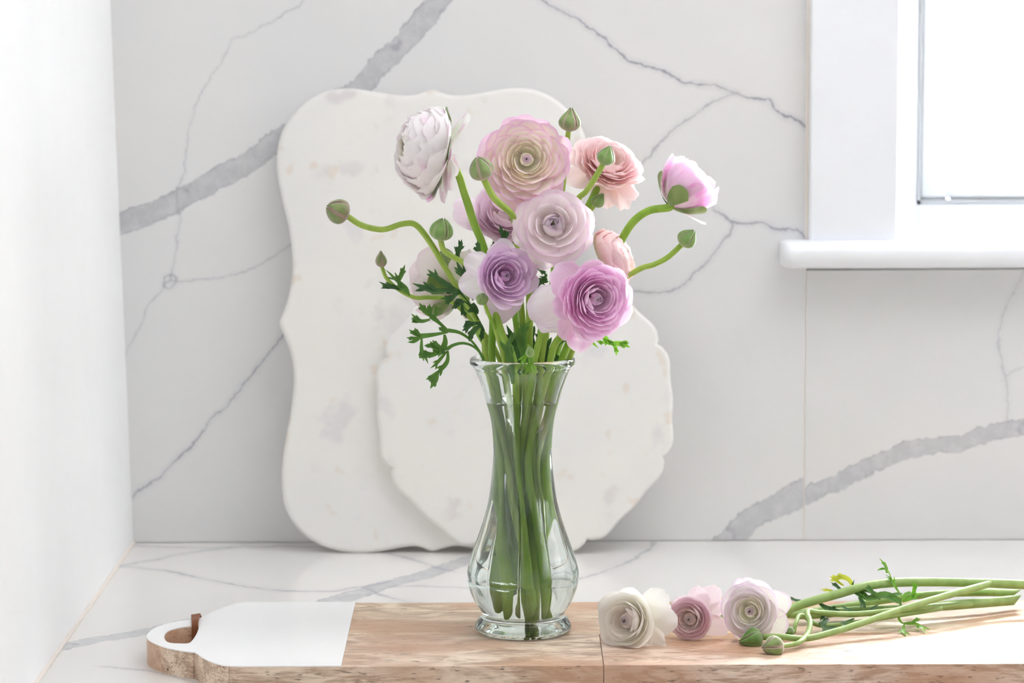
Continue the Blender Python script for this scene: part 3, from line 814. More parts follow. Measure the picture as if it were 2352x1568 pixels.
# rounded lip over the top
lip = []
lr = 0.0040
rin = rim_r - 2 * lr
for a in np.linspace(0, pi, 9)[1:-1]:
    lip.append((rim_r - lr + lr * cos(a), rim_z + 0.0022 * 1.3 * sin(a) + 0.0008))
WALL = 0.0030
inner = []
for h, y in prof_px[3:]:
    if y > 1400: break
    inner.append((vr(h, y) - WALL, vz(y)))
z_in = vz(1418) + 0.0005
inner_bottom = [(inner[-1][0] - 0.0015, z_in + 0.004), (inner[-1][0] - 0.006, z_in + 0.0008), (0.012, z_in + 0.0002), (0.0003, z_in)]
ip = np.vstack([spline(np.array(inner), 3), inner_bottom])
def revolve(profile, mod=None, close_start=False, close_end=False):
    V = []; F = []; m = len(profile)
    for r, z in profile:
        for k in range(NS):
            a = 2 * pi * k / NS; rr_ = r * (mod(z, a) if mod else 1)
            V.append((VX + rr_ * cos(a), VY + rr_ * sin(a), z))
    for i in range(m - 1):
        for k in range(NS):
            k2 = (k + 1) % NS
            F.append((i * NS + k, i * NS + k2, (i + 1) * NS + k2, (i + 1) * NS + k))
    if close_start: F.append(tuple(range(NS)))
    if close_end: F.append(tuple((m - 1) * NS + k for k in range(NS)))
    return V, F
base_in = [(fr_ * 0.80, foot_z + 0.0006), (fr_ * 0.60, foot_z + 0.0022), (0.0003, foot_z + 0.0030)]
prof_all = list(map(tuple, ip[::-1])) + [(rin + 0.0012, rim_z - 0.0035)] + lip[::-1] + list(map(tuple, op)) + base_in
n_in = len(ip) + 1 + len(lip)
V, F = revolve(prof_all, None, True, True)
# flutes only on the outside
i0 = n_in * NS
for i in range(n_in, len(prof_all)):
    r, z = prof_all[i]
    if i >= len(prof_all) - 3: continue
    for k in range(NS):
        a = 2 * pi * k / NS; q = r * flute(z, a); V[i * NS + k] = (VX + q * cos(a), VY + q * sin(a), z)
vase = thing('vase', (VX, VY, BZ), 'clear glass vase with flared rim and fluted bulb, holding the bouquet', 'vase')
import bmesh
def fixn(o):
    bm = bmesh.new(); bm.from_mesh(o.data); bmesh.ops.recalc_face_normals(bm, faces=bm.faces); bm.to_mesh(o.data); bm.free(); return o
fixn(mk('glass_body', V, F, M_GLASS, vase))
WZ = vz(919)
wp = [(r + 0.00012, z) for r, z in ip if z < WZ]
r_top = np.interp(WZ, [p[1] for p in ip[::-1]], [p[0] for p in ip[::-1]])
wp = [(0.0003, WZ), (r_top * 0.6, WZ), (r_top - 0.0015, WZ + 0.0001), (r_top + 0.0001, WZ + 0.0009)] + wp[:-1] + [(0.0003, z_in - 0.0001)]
V, F = revolve(wp, None, True, True)
ow = fixn(mk('water', V, F, M_WATER, None, origin=(VX, VY, z_in)))
tag(ow, 'clear water filling the glass vase up to its neck', 'water')

# ------------------------------------------------------------------ flowers
def basis(axis, roll=0.0):
    z = nrm(axis); h = np.array([0, 0, 1.0]) if abs(z[2]) < 0.9 else np.array([0, 1.0, 0])
    x = nrm(np.cross(h, z)); y = np.cross(z, x)
    return np.stack([cos(roll) * x + sin(roll) * y, -sin(roll) * x + cos(roll) * y, z], 1)

def petal(L, Wd, phi0, phi1, az, base_r, base_z, wrap, seed, ruff=0.03, nu=8, nv=9, ease=1.0, corner=0.28, notch=0.0, lift=0.0, twist=0.0):
    """one petal as a curved sheet in flower space (axis +Z); returns verts, faces, uv"""
    rs = np.random.RandomState(seed)
    p1, p2, p3 = rs.rand(3) * 2 * pi
    fine = 24
    s = np.linspace(0, 1, fine + 1)
    phi = phi0 + (phi1 - phi0) * s ** ease
    dr = np.sin(phi) * L / fine; dz = np.cos(phi) * L / fine
    R = base_r + np.concatenate([[0], np.cumsum((dr[1:] + dr[:-1]) / 2)])
    Z = base_z + np.concatenate([[0], np.cumsum((dz[1:] + dz[:-1]) / 2)])
    V = []; UV = []
    for j in range(nv + 1):
        t = j / nv
        for i in range(nu + 1):
            u = -1 + 2 * i / nu
            smax = 1 - corner * abs(u) ** 2.6 - notch * math.exp(-(u / 0.16) ** 2) + 0.02 * sin(3 * u + p1)
            ss = min(1.0, t * smax)
            wd = Wd * (0.26 + 0.74 * sin(min(ss / 0.66, 1) * pi / 2)) * (1 - 0.18 * max(0, (ss - .66) / .34) ** 2)
            r = np.interp(ss, s, R); z = np.interp(ss, s, Z); ph_ = np.interp(ss, s, phi)
            lat = u * wd
            Rc = max(abs(r) * wrap, Wd * 0.42)
            ang = lat / Rc
            xr = r - Rc + Rc * cos(ang); yr = Rc * sin(ang)
            nrm_r, nrm_z = cos(ph_), -sin(ph_)          # outward side of the sheet
            d = ruff * L * ss ** 2.5 * (sin(1.2 * u * pi + p2) * 0.65 + sin(2.3 * u * pi + p3) * 0.35) * (0.4 + abs(u))
            d += lift * L * (u + 1) * 0.5
            xr += nrm_r * d; zz = z + nrm_z * d
            a = az + twist * ss
            V.append((xr * cos(a) - yr * sin(a), xr * sin(a) + yr * cos(a), zz)); UV.append((i / nu, t))
    F = [(j * (nu + 1) + i, j * (nu + 1) + i + 1, (j + 1) * (nu + 1) + i + 1, (j + 1) * (nu + 1) + i) for j in range(nv) for i in range(nu)]
    return np.array(V), F, UV

def heart_petal(rad, zc, az, col_end, half, seed, tilt, start=125, flare=0.0, low=1.05, rip=0.02):
    """a petal of the closed heart: a patch of a globe, open at the pole"""
    rs = np.random.RandomState(seed); V = []; UV = []; nu, nv = 8, 7
    for j in range(nv + 1):
        t = j / nv
        for i in range(nu + 1):
            u = -1 + 2 * i / nu
            c = radians(start) + (col_end - radians(start)) * t * (1 - 0.16 * abs(u) ** 2.4) + rip * t ** 3 * (sin(3.1 * u + seed) + 0.6 * sin(6.3 * u + 2.1 * seed))
            a = az + u * half * (0.55 + 0.45 * sin(min(1, t / 0.6) * pi / 2)) + 0.25 * t
            q = rad * (1 + 0.05 * u * tilt + 0.03 * t * sin(3 * u + seed) + flare * t ** 4)
            V.append((q * sin(c) * cos(a), q * sin(c) * sin(a), zc + q * cos(c) * (1.05 if c < pi / 2 else low))); UV.append((i / nu, 0.25 + 0.75 * t))
    F = [(j * (nu + 1) + i, j * (nu + 1) + i + 1, (j + 1) * (nu + 1) + i + 1, (j + 1) * (nu + 1) + i) for j in range(nv) for i in range(nu)]
    return np.array(V), F, UV

def flower_head(parent, base, axis, R, mat, n=46, open_=0.75, seed=1, roll=0.0, extra=(), sepals=5, heart_mat=None, depth=1.0, ruff=0.03, inner_tip=-0.5, sepal_drop=1.9, outer_w=1.0, flat=0.0, heart=0.2, nh=12, pw=0.9, zc=None, shell=None, scal=0.30, wid=1.0, sepal_len=0.38, sepal_w=0.11):
    """ranunculus head: closed heart, spiral of cupped petals, sepals; extra = [(azimuth, phi0, phi1, L, W), ...] in radii"""
    rs = np.random.RandomState(seed); Bm = basis(axis, roll); base = np.asarray(base, float)
    tow = lambda v: base + np.asarray(v) @ Bm.T
    zc = zc if zc else (0.27 if heart < 0.22 else 0.30)
    hv, hf, hu = [], [], []
    nb = 10; e_ = heart
    ring = [(0.02, 0.0), (0.10, 0.03), (0.10, zc - 0.7 * e_), (0.55 * e_, zc - 0.2 * e_), (0.62 * e_, zc + 0.2 * e_), (0.36 * e_, zc + 0.46 * e_), (0.14 * e_, zc + 0.56 * e_), (0.02 * e_, zc + 0.54 * e_)]
    for r, z in ring:
        for k in range(nb):
            a = 2 * pi * k / nb; hv.append((r * R * cos(a), r * R * sin(a), z * R * depth)); hu.append((0.5, z))
    for i in range(len(ring) - 1):
        for k in range(nb): hf.append((i * nb + k, i * nb + (k + 1) % nb, (i + 1) * nb + (k + 1) % nb, (i + 1) * nb + k))
    hf += [tuple(range(nb))[::-1], tuple((len(ring) - 1) * nb + k for k in range(nb))]
    head = mk('flower_head', tow(hv), hf, heart_mat or M_HEART, parent, uv=hu, origin=base)
    if shell:     # a closed or domed head: petals are overlapping patches of a globe
        ns_, r0_, r1_, c0_, c1_, h0_, h1_ = shell[:7]
        for i in range(ns_):
            k = i / (ns_ - 1.0)
            v, f, uv = heart_petal(R * (r0_ + (r1_ - r0_) * k ** 0.85), R * zc, i * 2.39996, radians(c0_ + (c1_ - c0_) * k + rs.uniform(-4, 4)), radians(h0_ + (h1_ - h0_) * k), seed * 313 + i, 1.0, 168, (shell[8] if len(shell) > 8 else 0.10) * k, shell[7] if len(shell) > 7 else 1.05, 0.05)
            v[:, 2] *= depth
            mk('petal', tow(v), f, mat, head, uv=uv, attrs={'layer': np.full(len(v), 0.1 + 0.9 * k), 'tint': np.full(len(v), rs.rand())}, origin=base)
        nh = n = 0
    for i in range(nh):
        k = i / (nh - 1.0)
        v, f, uv = heart_petal(R * heart * (0.62 + 0.38 * k), R * zc, i * 2.39996, radians(5 + 42 * k + rs.uniform(-3, 3)), radians(78 - 14 * k), seed * 313 + i, 1.0)
        v[:, 2] *= depth
        mk('petal', tow(v), f, mat, head, uv=uv, attrs={'layer': np.full(len(v), 0.02 + 0.1 * k), 'tint': np.full(len(v), rs.rand())}, origin=base)
    for i in range(n):
        t = i / (n - 1.0)
        az = i * 2.39996 + 1.0 + rs.uniform(-0.25, 0.25)
        tip_open = inner_tip + (open_ * 1.45 - inner_tip) * t ** pw
        phi0 = radians(72) + radians(24) * min(1, t * 1.4) + radians(14) * t * flat
        L0 = max(0.52, 2.45 * heart + 0.10)
        L = R * (L0 + (1.10 - L0) * t ** 0.8) * depth ** 0.3 * rs.uniform(0.96, 1.04)
        Wd = wid * R * (0.24 + 0.30 * min(1, t * 1.5)) * rs.uniform(0.92, 1.1) * (1 + (outer_w - 1) * t)
        v, f, uv = petal(L, Wd, phi0, tip_open + rs.uniform(-0.08, 0.08), az, R * 0.035, R * (0.05 - 0.05 * t) * depth, 1.0 + 0.25 * t, seed * 977 + i, ruff * (0.4 + t), ease=1.15 - 0.35 * t,
                         lift=0.03 + 0.03 * rs.rand(), corner=scal + 0.1 * rs.rand(), notch=0.03 * rs.rand(), twist=0.12, nu=9, nv=9)
        v[:, 2] *= depth
        tn = rs.rand()
        mk('petal', tow(v), f, mat, head, uv=uv, attrs={'layer': np.full(len(v), 0.12 + 0.88 * t), 'tint': np.full(len(v), tn)}, origin=base)
    for e in extra:
        az, p0, p1, Lr, Wr = e[:5]; rf = e[5] if len(e) > 5 else 0.05
        v, f, uv = petal(Lr * R, Wr * R, p0, p1, az, R * 0.05, -0.02 * R, 2.2, int(seed * 31 + az * 100) % 99991, rf, nu=10, nv=10, corner=0.25, notch=0.06 * rs.rand())
        mk('petal', tow(v), f, mat, head, uv=uv, attrs={'layer': np.full(len(v), 1.0), 'tint': np.full(len(v), rs.rand())}, origin=base)
    for k in range(sepals):
        a = 2 * pi * k / sepals + rs.uniform(-0.3, 0.3)
        if shell:
            v, f, uv = heart_petal(R * shell[2] * 1.05, R * zc, a, radians(116 - 12 * rs.rand()), radians(21), seed + k, 0.5, 174, 0.06, (shell[7] if len(shell) > 7 else 1.05) * 1.03)
            v[:, 2] *= depth
            w_ = np.array([q[1] for q in uv]); v[:, :2] *= 1.0
            mk('sepal', tow(v), f, M_SEPAL_G, head, uv=uv, origin=base); continue
        v, f, uv = petal(R * sepal_len, R * sepal_w, radians(95), sepal_drop + rs.uniform(-0.2, 0.3), a, R * 0.05, -R * 0.05, 1.6, seed * 7 + k, 0.03, nu=4, nv=6, corner=0.6)
        mk('sepal', tow(v), f, M_SEPAL_G, head, uv=uv, origin=base)
    return head, Bm
m, nt, ns, lk, b = newmat('flower_heart')
lk.new(mix(nt, mapr(nt, noise(nt, N(nt, 'ShaderNodeTexCoord').outputs['Object'], 400, 2), 0.4, 0.6), (0.10, 0.09, 0.04), (0.07, 0.025, 0.06)), b.inputs['Base Color']); M_HEART = m
b.inputs['Roughness'].default_value = 0.7

def stem(parent, pts, r0, r1, mat, name='stem', sides=12, n=7, cut=False):
    p = spline(np.array(pts), n)
    rad = np.linspace(r0, r1, len(p)) * (1 + 0.02 * np.sin(np.linspace(0, 23, len(p))))
    V, F, U = tube(p, rad, sides)
    if cut:      # slanted cut at the foot
        V = [np.array(v) for v in V]; t = nrm(p[-1] - p[-2])
        for k in range(sides): V[-sides + k] = V[-sides + k] + t * (0.0055 * cos(2 * pi * k / sides + cut))
    return mk(name, V, F, mat, parent, uv=U)

def bud(parent, pos, axis, r, mat, tall=1.15, point=0.5, seed=1, name='bud', nsep=5):
    """closed bud: rounded body under overlapping sepals drawn to a point; pos is its foot"""
    Bm = basis(axis, seed * 1.7); pos = np.asarray(pos, float)
    tow = lambda v: pos + np.asarray(v) @ Bm.T
    H = 2 * r * tall
    q_ = point
    pr = [(0.0, 0.18), (0.05, 0.52), (0.14, 0.80), (0.27, 0.97), (0.40, 1.0), (0.55, 0.98 - 0.10 * q_), (0.70, 0.85 - 0.22 * q_), (0.82, 0.66 - 0.30 * q_), (0.92, 0.42 - 0.24 * q_), (1.0, 0.06)]
    ts = np.array([p[0] for p in pr]); rs_ = np.array([p[1] for p in pr])
    nb = 14; tt = np.linspace(0, 1, 12)
    V = []; F = []; UV = []
    for t in tt:
        q = np.interp(t, ts, rs_) * r * 0.95
        for k in range(nb):
            a = 2 * pi * k / nb; V.append((q * cos(a), q * sin(a), t * H)); UV.append((0.0, 0.3))
    for i in range(len(tt) - 1):
        for k in range(nb): F.append((i * nb + k, i * nb + (k + 1) % nb, (i + 1) * nb + (k + 1) % nb, (i + 1) * nb + k))
    F += [tuple(range(nb))[::-1], tuple((len(tt) - 1) * nb + k for k in range(nb))]
    o = mk(name, tow(V), F, mat, parent, uv=UV, origin=pos)
    rs = np.random.RandomState(seed)
    for s in range(nsep):
        a0 = 2 * pi * s / nsep + rs.uniform(-0.1, 0.1); V = []; F = []; UV = []
        nu, nv = 6, 10
        hw_ang = pi / nsep * 1.08
        for j in range(nv + 1):
            t = j / nv; q = np.interp(t, ts, rs_) * r
            for i in range(nu + 1):
                u = -1 + 2 * i / nu
                puff = (1 - u * u) * 0.10 * r * sin(pi * min(1, t * 1.1)) + 0.015 * r
                a = a0 + u * hw_ang * (1 - 0.15 * t)
                tipx = 0.10 * r * t ** 3
                V.append(((q + puff) * cos(a) + tipx * cos(a0), (q + puff) * sin(a) + tipx * sin(a0), t * H * (1.0 + 0.05 * (1 - u * u) * t))); UV.append((i / nu, t))
        F = [(j * (nu + 1) + i, j * (nu + 1) + i + 1, (j + 1) * (nu + 1) + i + 1, (j + 1) * (nu + 1) + i) for j in range(nv) for i in range(nu)]
        mk('sepal', tow(V), F, mat, o, uv=UV, origin=pos)
    return o

def ribbon(pts, wmax, facing, prof='lance', fold=0.25, n=4):
    p = spline(np.array(pts), n); m_ = len(p); V = []; F = []; UV = []
    fc = nrm(facing)
    for i in range(m_):
        t = i / (m_ - 1.0)
        if prof == 'lance': k = (0.42 + 0.58 * sin(min(1, t / 0.55) * pi / 2)) * (1 - max(0, (t - 0.50) / 0.50) ** 1.35)
        elif prof == 'stalk': k = 0.45 + 0.55 * t ** 2
        else: k = 1.0
        tg = nrm(p[min(i + 1, m_ - 1)] - p[max(i - 1, 0)]); wd = np.cross(tg, fc); L_ = np.linalg.norm(wd)
        wd = wd / L_ if L_ > 1e-6 else np.array([1.0, 0, 0])
        hw = max(k, 0.02) * wmax
        nn_ = np.cross(wd, tg)
        V += [p[i] - wd * hw + nn_ * hw * fold, p[i] - nn_ * hw * fold * 0.6, p[i] + wd * hw + nn_ * hw * fold]
        UV += [(0, t), (0.5, t), (1, t)]
    for i in range(m_ - 1):
        for k in (0, 1): F.append((i * 3 + k, i * 3 + k + 1, (i + 1) * 3 + k + 1, (i + 1) * 3 + k))
    return V, F, UV

def leaf(parent, branches, mat, facing=(0.1, -1, 0.35), name='leaf', seed=0):
    """dissected leaf: branches = [(points, half width in metres, profile)]"""
    b_ = MB(); rs = np.random.RandomState(seed + 5)
    for br in branches:
        pts, w_, pf = br[0], br[1], (br[2] if len(br) > 2 else 'lance')
        fc = np.array(facing) + rs.uniform(-0.45, 0.45, 3)
        w_ *= 0.86 if pf == 'lance' else 1.25
        v, f, u = ribbon(pts, w_, fc, pf); b_.add(v, f, u)
        p_ = spline(np.array(pts), 6); L_ = np.linalg.norm(np.diff(p_, axis=0), axis=1).sum()
        if pf == 'lance' and L_ > 3.2 * w_ and w_ > 0.0015:      # small pointed teeth near the tip
            for fr_t, sd in ((0.50, 1), (0.62, -1)):
                i = int(fr_t * (len(p_) - 1)); tg = nrm(p_[min(i + 1, len(p_) - 1)] - p_[max(i - 1, 0)]); wd = nrm(np.cross(tg, fc))
                q0 = p_[i] + wd * sd * w_ * 0.25; dr = nrm(tg * 0.86 + wd * sd * 0.5)
                v, f, u = ribbon([q0 - tg * w_ * 0.5, q0 + dr * 0.14 * L_, q0 + dr * (0.22 + 0.08 * rs.rand()) * L_], w_ * 0.55, fc, 'lance', n=2); b_.add(v, f, u)
    return mk(name, b_.v, b_.f, mat, parent, smooth=True, uv=b_.uv)

PX = (VY - CAM[1]) / FPX / cos(PITCH)                  # metres for one pixel at the vase
P = lambda px, py, dy=0.0: at(px, py, VY + dy)
def PP(*pts): return [P(*q) for q in pts]

# stems inside the vase: mouth -> neck -> bottom, kept apart on two rings
Z_RIM, Z_NECK = vz(836), vz(1036)
STEMS = {}
def plan(names):
    """names: list of (key, mouth px, mouth depth, end py)"""
    rows = []
    for key, mx, dy, ey in names:
        x = at(mx, 833, VY + dy)[0] - VX; rows.append([key, x, dy, ey])
    rows.sort(key=lambda r: math.hypot(r[1], r[2]))
    inn, out = rows[:6], rows[6:]
    for ring, r_n, r_b in ((inn, 0.0070, 0.0072), (out, 0.0156, 0.0168)):
        ring.sort(key=lambda r: math.atan2(r[2], r[1]))
        k = len(ring)
        # phase that best follows the mouth angles
        ph0 = np.angle(sum(np.exp(1j * (math.atan2(r[2], r[1]) - 2 * pi * i / k)) for i, r in enumerate(ring)))
        for i, r in enumerate(ring):
            a = ph0 + 2 * pi * i / k
            tw = 0.75
            ze = vz(r[3])
            nk = np.array([VX + r_n * cos(a), VY + r_n * sin(a), Z_NECK])
            bt = np.array([VX + r_b * cos(a + tw), VY + r_b * sin(a + tw), ze])
            md = np.array([VX + 0.5 * (r_n * 1.02 + r_b) * cos(a + tw * .5), VY + 0.5 * (r_n * 1.02 + r_b) * sin(a + tw * .5), (Z_NECK + ze) / 2])
            mo = np.array([VX + r[1], VY + r[2], Z_RIM])
            STEMS[r[0]] = [mo, nk, md, bt]
plan([('white_side', 1128, 0.004, 1395), ('bud_far_left', 1116, -0.008, 1262), ('bud_left', 1158, -0.016, 1240), ('bud_mid', 1204, 0.012, 1385), ('bud_small', 1146, 0.018, 1290), ('bud_top', 1250, 0.016, 1350), ('bud_upright', 1240, -0.002, 1425),
      ('pink_right', 1228, 0.022, 1372), ('pink_side', 1285, 0.003, 1405), ('bud_right', 1300, -0.006, 1345), ('big_cream', 1212, -0.004, 1428), ('mauve', 1190, 0.022, 1250), ('blush', 1222, -0.020, 1412), ('lilac', 1180, -0.022, 1385), ('pale_back', 1126, 0.016, 1265), ('bright_pink', 1258, -0.018, 1390), ('salmon', 1272, 0.016, 1345)])

def vase_stem(parent, key, above, r0, r1, mat, join=None):
    pts = list(above) + STEMS[key]
    return stem(parent, pts, r0, r1 * 0.72, mat, cut=1.0 + len(key))

HEAD_G = 'ranunculus stems in the vase'
def head_base(px, py, dy, axis, R, depth, kw_heart=0.12):
    """foot of the head so that its heart appears at (px, py)"""
    return P(px, py, dy) - nrm(axis) * R * (0.36 + kw_heart) * depth

def new_stem(kind, loc, label, group=HEAD_G):
    return thing(kind, loc, label, 'flower' if 'bud' not in kind else 'flower bud', group)

TOWARD = lambda x, up, cam_: nrm((x, -cam_, up))

# petal colours
MP_WHITE = petal_mat('petal_white_streaked', (0.95, 0.95, 0.74), (0.95, 0.945, 0.86), (0.96, 0.95, 0.93), (0.94, 0.87, 0.92), 0.06, 0.4, flush=(0.80, 0.34, 0.66), flush_amt=0.35)
MP_CREAM = petal_mat('petal_cream_pink', (0.95, 0.945, 0.72), (0.96, 0.94, 0.80), (0.96, 0.885, 0.79), (0.86, 0.50, 0.78), 0.15, 0.75, outer=(0.94, 0.74, 0.80))
MP_SALMON = petal_mat('petal_salmon', (0.94, 0.80, 0.72), (0.93, 0.76, 0.70), (0.93, 0.73, 0.74), (0.96, 0.86, 0.85), 0.35, 0.5)
MP_MAGENTA = petal_mat('petal_bright_pink', (0.93, 0.75, 0.87), (0.95, 0.85, 0.90), (0.93, 0.66, 0.86), (0.95, 0.76, 0.90), 0.5, 0.4, flush=(0.87, 0.36, 0.74), flush_amt=0.6)
MP_MAUVE = petal_mat('petal_mauve', (0.88, 0.74, 0.78), (0.90, 0.79, 0.84), (0.87, 0.70, 0.82), (0.90, 0.80, 0.90), 0.35, 0.5)
MP_BLUSH = petal_mat('petal_blush', (0.86, 0.80, 0.78), (0.94, 0.89, 0.85), (0.94, 0.86, 0.88), (0.86, 0.64, 0.82), 0.2, 0.75)
MP_LILAC = petal_mat('petal_lilac', (0.80, 0.52, 0.74), (0.91, 0.80, 0.87), (0.88, 0.71, 0.87), (0.80, 0.60, 0.84), 0.35, 0.5)
MP_PEACH = petal_mat('petal_peach_pink', (0.93, 0.74, 0.70), (0.95, 0.80, 0.70), (0.93, 0.66, 0.68), (0.97, 0.88, 0.86), 0.35, 0.6)
MP_PALE = petal_mat('petal_pale_blush', (0.94, 0.90, 0.84), (0.95, 0.91, 0.86), (0.95, 0.88, 0.87), (0.90, 0.74, 0.82), 0.4, 0.6)
MP_PINK = petal_mat('petal_rich_pink', (0.85, 0.62, 0.77), (0.93, 0.78, 0.86), (0.91, 0.60, 0.83), (0.96, 0.80, 0.93), 0.5, 0.6, flush=(0.86, 0.42, 0.77), flush_amt=0.4)
MP_IVORY = petal_mat('petal_ivory', (0.88, 0.80, 0.76), (0.96, 0.945, 0.86), (0.96, 0.95, 0.905), (0.93, 0.88, 0.89), 0.15, 0.3)
MP_ROSE = petal_mat('petal_soft_rose', (0.86, 0.77, 0.70), (0.94, 0.86, 0.84), (0.94, 0.79, 0.85), (0.96, 0.88, 0.92), 0.3, 0.5)
MP_EDGED = petal_mat('petal_white_lilac_edged', (0.95, 0.95, 0.76), (0.95, 0.945, 0.86), (0.95, 0.93, 0.92), (0.85, 0.62, 0.85), 0.15, 0.65)
MP_PETALW = petal_mat('petal_fading_white', (0.94, 0.93, 0.90), (0.94, 0.93, 0.90), (0.93, 0.86, 0.91), (0.86, 0.70, 0.86), 0.6, 0.5)

Q = radians
def vase_flower(key, kind_label, heart_px, dy, axis, Rpx, mat, above, smat, r0=0.0034, r1=0.0036, back=0.022, foot=None, **kw):
    R = Rpx * PX; depth = kw.get('depth', 1.0)
    base = P(*foot, dy) if foot else head_base(*heart_px, dy, axis, R, depth)
    th_ = thing('ranunculus', STEMS[key][3], kind_label, 'flower', HEAD_G)
    head, Bm = flower_head(th_, base, axis, R, mat, **kw)
    ax = nrm(axis)
    pts = [base + ax * R * 0.04, base - ax * back] + list(above)
    vase_stem(th_, key, pts, r0, r1, smat)
    return th_, base, R, Bm

def azi(Bm, dx, up, camw=0.0):
    """azimuth in flower space of a direction seen in the picture"""
    v = np.array([dx, -camw, up]) @ Bm
    return math.atan2(v[1], v[0])

# --- 1 white flower seen from the side, top left
ax = TOWARD(-0.93, 0.20, 0.30)
th1, b1_, R1, B1 = vase_flower('white_side', 'white ranunculus seen side-on with magenta flecks, topmost left of the bouquet', (944, 345), -0.005, ax, 100, MP_WHITE,
    PP((1048, 395, 0), (1066, 450, 0), (1086, 512, 0), (1106, 562, 0.004), (1128, 640, 0.006), (1130, 740, 0.006)), M_STEM, 0.0034, 0.0044, back=0.003, seed=11, zc=0.22, heart=0.3, depth=1.2, foot=(1014, 353), sepal_drop=2.4, sepal_len=0.3, shell=(90, 0.50, 1.03, 6, 92, 44, 34, 0.20, 0.05),
    extra=[(azi(basis(ax), 0.3, 0.9, 0.2), 1.75, 2.05, 1.05, 0.36), (azi(basis(ax), 0.0, -1, 0.25), 1.7, 1.75, 1.08, 0.34), (azi(basis(ax), 0.2, 0.7, -0.6), 1.8, 2.2, 1.0, 0.4), (azi(basis(ax), 0, -0.6, 0.8), 1.9, 2.35, 0.6, 0.3)])
hd = [o for o in th1.children if o.name.startswith('flower_head')][0]
for dx_, up_, cw_, p0, p1, Lr, Wr, mt_ in [(0.05, -1, 0.25, 1.6, 1.2, 1.15, 0.28, MP_MAGENTA), (0.1, -0.8, 0.7, 1.8, 1.75, 0.95, 0.34, MP_WHITE), (0.2, 0.25, 0.95, 1.75, 1.35, 0.62, 0.28, MP_MAGENTA)]:
    az_ = azi(B1, dx_, up_, cw_)
    v, f, uv = petal(Lr * R1, Wr * R1, p0, p1, az_, R1 * 0.05, 0.0, 2.2, int(az_ * 77) % 9999, 0.07, nu=10, nv=10)
    mk('petal', b1_ + v @ B1.T, f, mt_, hd, uv=uv, attrs={'layer': np.ones(len(v)), 'tint': np.full(len(v), 0.85)}, origin=b1_)
# --- 2 big cream pink flower
ax = TOWARD(0.06, 0.30, 0.95)
B_ = basis(ax)
vase_flower('big_cream', 'largest ranunculus, cream with pink edges and yellow-green heart, facing out at the top', (1208, 362), -0.016, ax, 106, MP_CREAM,
    PP((1214, 470, 0.012), (1214, 560, 0.008), (1214, 700, 0.0)), M_STEM_L, 0.0034, 0.0042, n=64, wid=0.82, scal=0.42, open_=0.80, seed=21, depth=0.85, outer_w=1.1, heart=0.15, pw=0.8,
    extra=[(azi(B_, -0.5, -0.9), 1.55, 1.9, 1.12, 0.55), (azi(B_, 0.5, -0.9), 1.5, 1.75, 1.08, 0.5), (azi(B_, -0.9, 0.2), 1.45, 1.35, 1.06, 0.55), (azi(B_, 0.0, -1.0), 1.6, 2.0, 1.05, 0.5)])
# --- 3 salmon flower upper right
ax = TOWARD(0.30, 0.72, 0.55)
B_ = basis(ax)
vase_flower('pink_right', 'salmon pink ranunculus with drooping lower petals, behind a bud at the upper right', (1402, 358), 0.030, ax, 84, MP_SALMON,
    PP((1368, 435, 0.028), (1340, 492, 0.026), (1302, 580, 0.024), (1255, 700, 0.022)), M_STEM_D, 0.0032, 0.0040, n=52, open_=0.78, seed=31, depth=1.0, ruff=0.075, heart=0.18, pw=1.0,
    extra=[(azi(B_, 0.3, -1), 1.8, 2.3, 1.25, 0.42, 0.08), (azi(B_, -0.2, -1), 1.8, 2.35, 1.15, 0.4, 0.08), (azi(B_, 0.75, -0.6), 1.7, 2.1, 1.15, 0.42, 0.08), (azi(B_, -1, 0.2), 1.5, 1.45, 1.25, 0.42), (azi(B_, -0.8, -0.5), 1.75, 2.1, 1.2, 0.42), (azi(B_, 0.1, -1, 0.3), 1.9, 2.7, 0.95, 0.3)])
# --- 4 bright pink flower seen from behind, far right
ax = TOWARD(0.62, 0.72, -0.05)
vase_flower('pink_side', 'bright pink cupped ranunculus seen from the side on an arching stem, rightmost flower', (1590, 428), 0.0, ax, 67, MP_MAGENTA,
    PP((1490, 483, 0.0), (1456, 505, 0.002), (1430, 542, 0.006), (1400, 605, 0.008), (1348, 705, 0.006)), M_STEM, 0.0034, 0.0042, back=0.004, seed=41, zc=0.93, sepal_drop=0.75, sepal_len=0.8, sepal_w=0.2, heart=0.3, foot=(1540, 468), shell=(26, 0.5, 1.0, 20, 74, 46, 36, 0.95, 0.16),
    extra=[(azi(basis(ax), 0.6, -0.7, 0.1), 1.5, 1.25, 1.35, 0.42), (azi(basis(ax), -0.7, 0.7, 0.2), 1.4, 0.1, 1.35, 0.5)])
# --- 5 mauve flower behind
ax = TOWARD(0.15, 0.55, 0.62)
B_ = basis(ax)
vase_flower('mauve', 'dusky mauve ranunculus half hidden behind two green stems, under the largest flower', (1158, 482), 0.028, ax, 84, MP_MAUVE,
    PP((1165, 590, 0.03), (1178, 700, 0.026)), M_STEM_D, n=40, open_=0.66, seed=51, depth=1.0, heart=0.2,
    extra=[(azi(B_, -1, 0.0), 1.45, 1.3, 1.45, 0.6), (azi(B_, 0.1, -1), 1.5, 1.6, 1.2, 0.5), (azi(B_, 0.7, -0.7), 1.5, 1.6, 1.1, 0.5)])
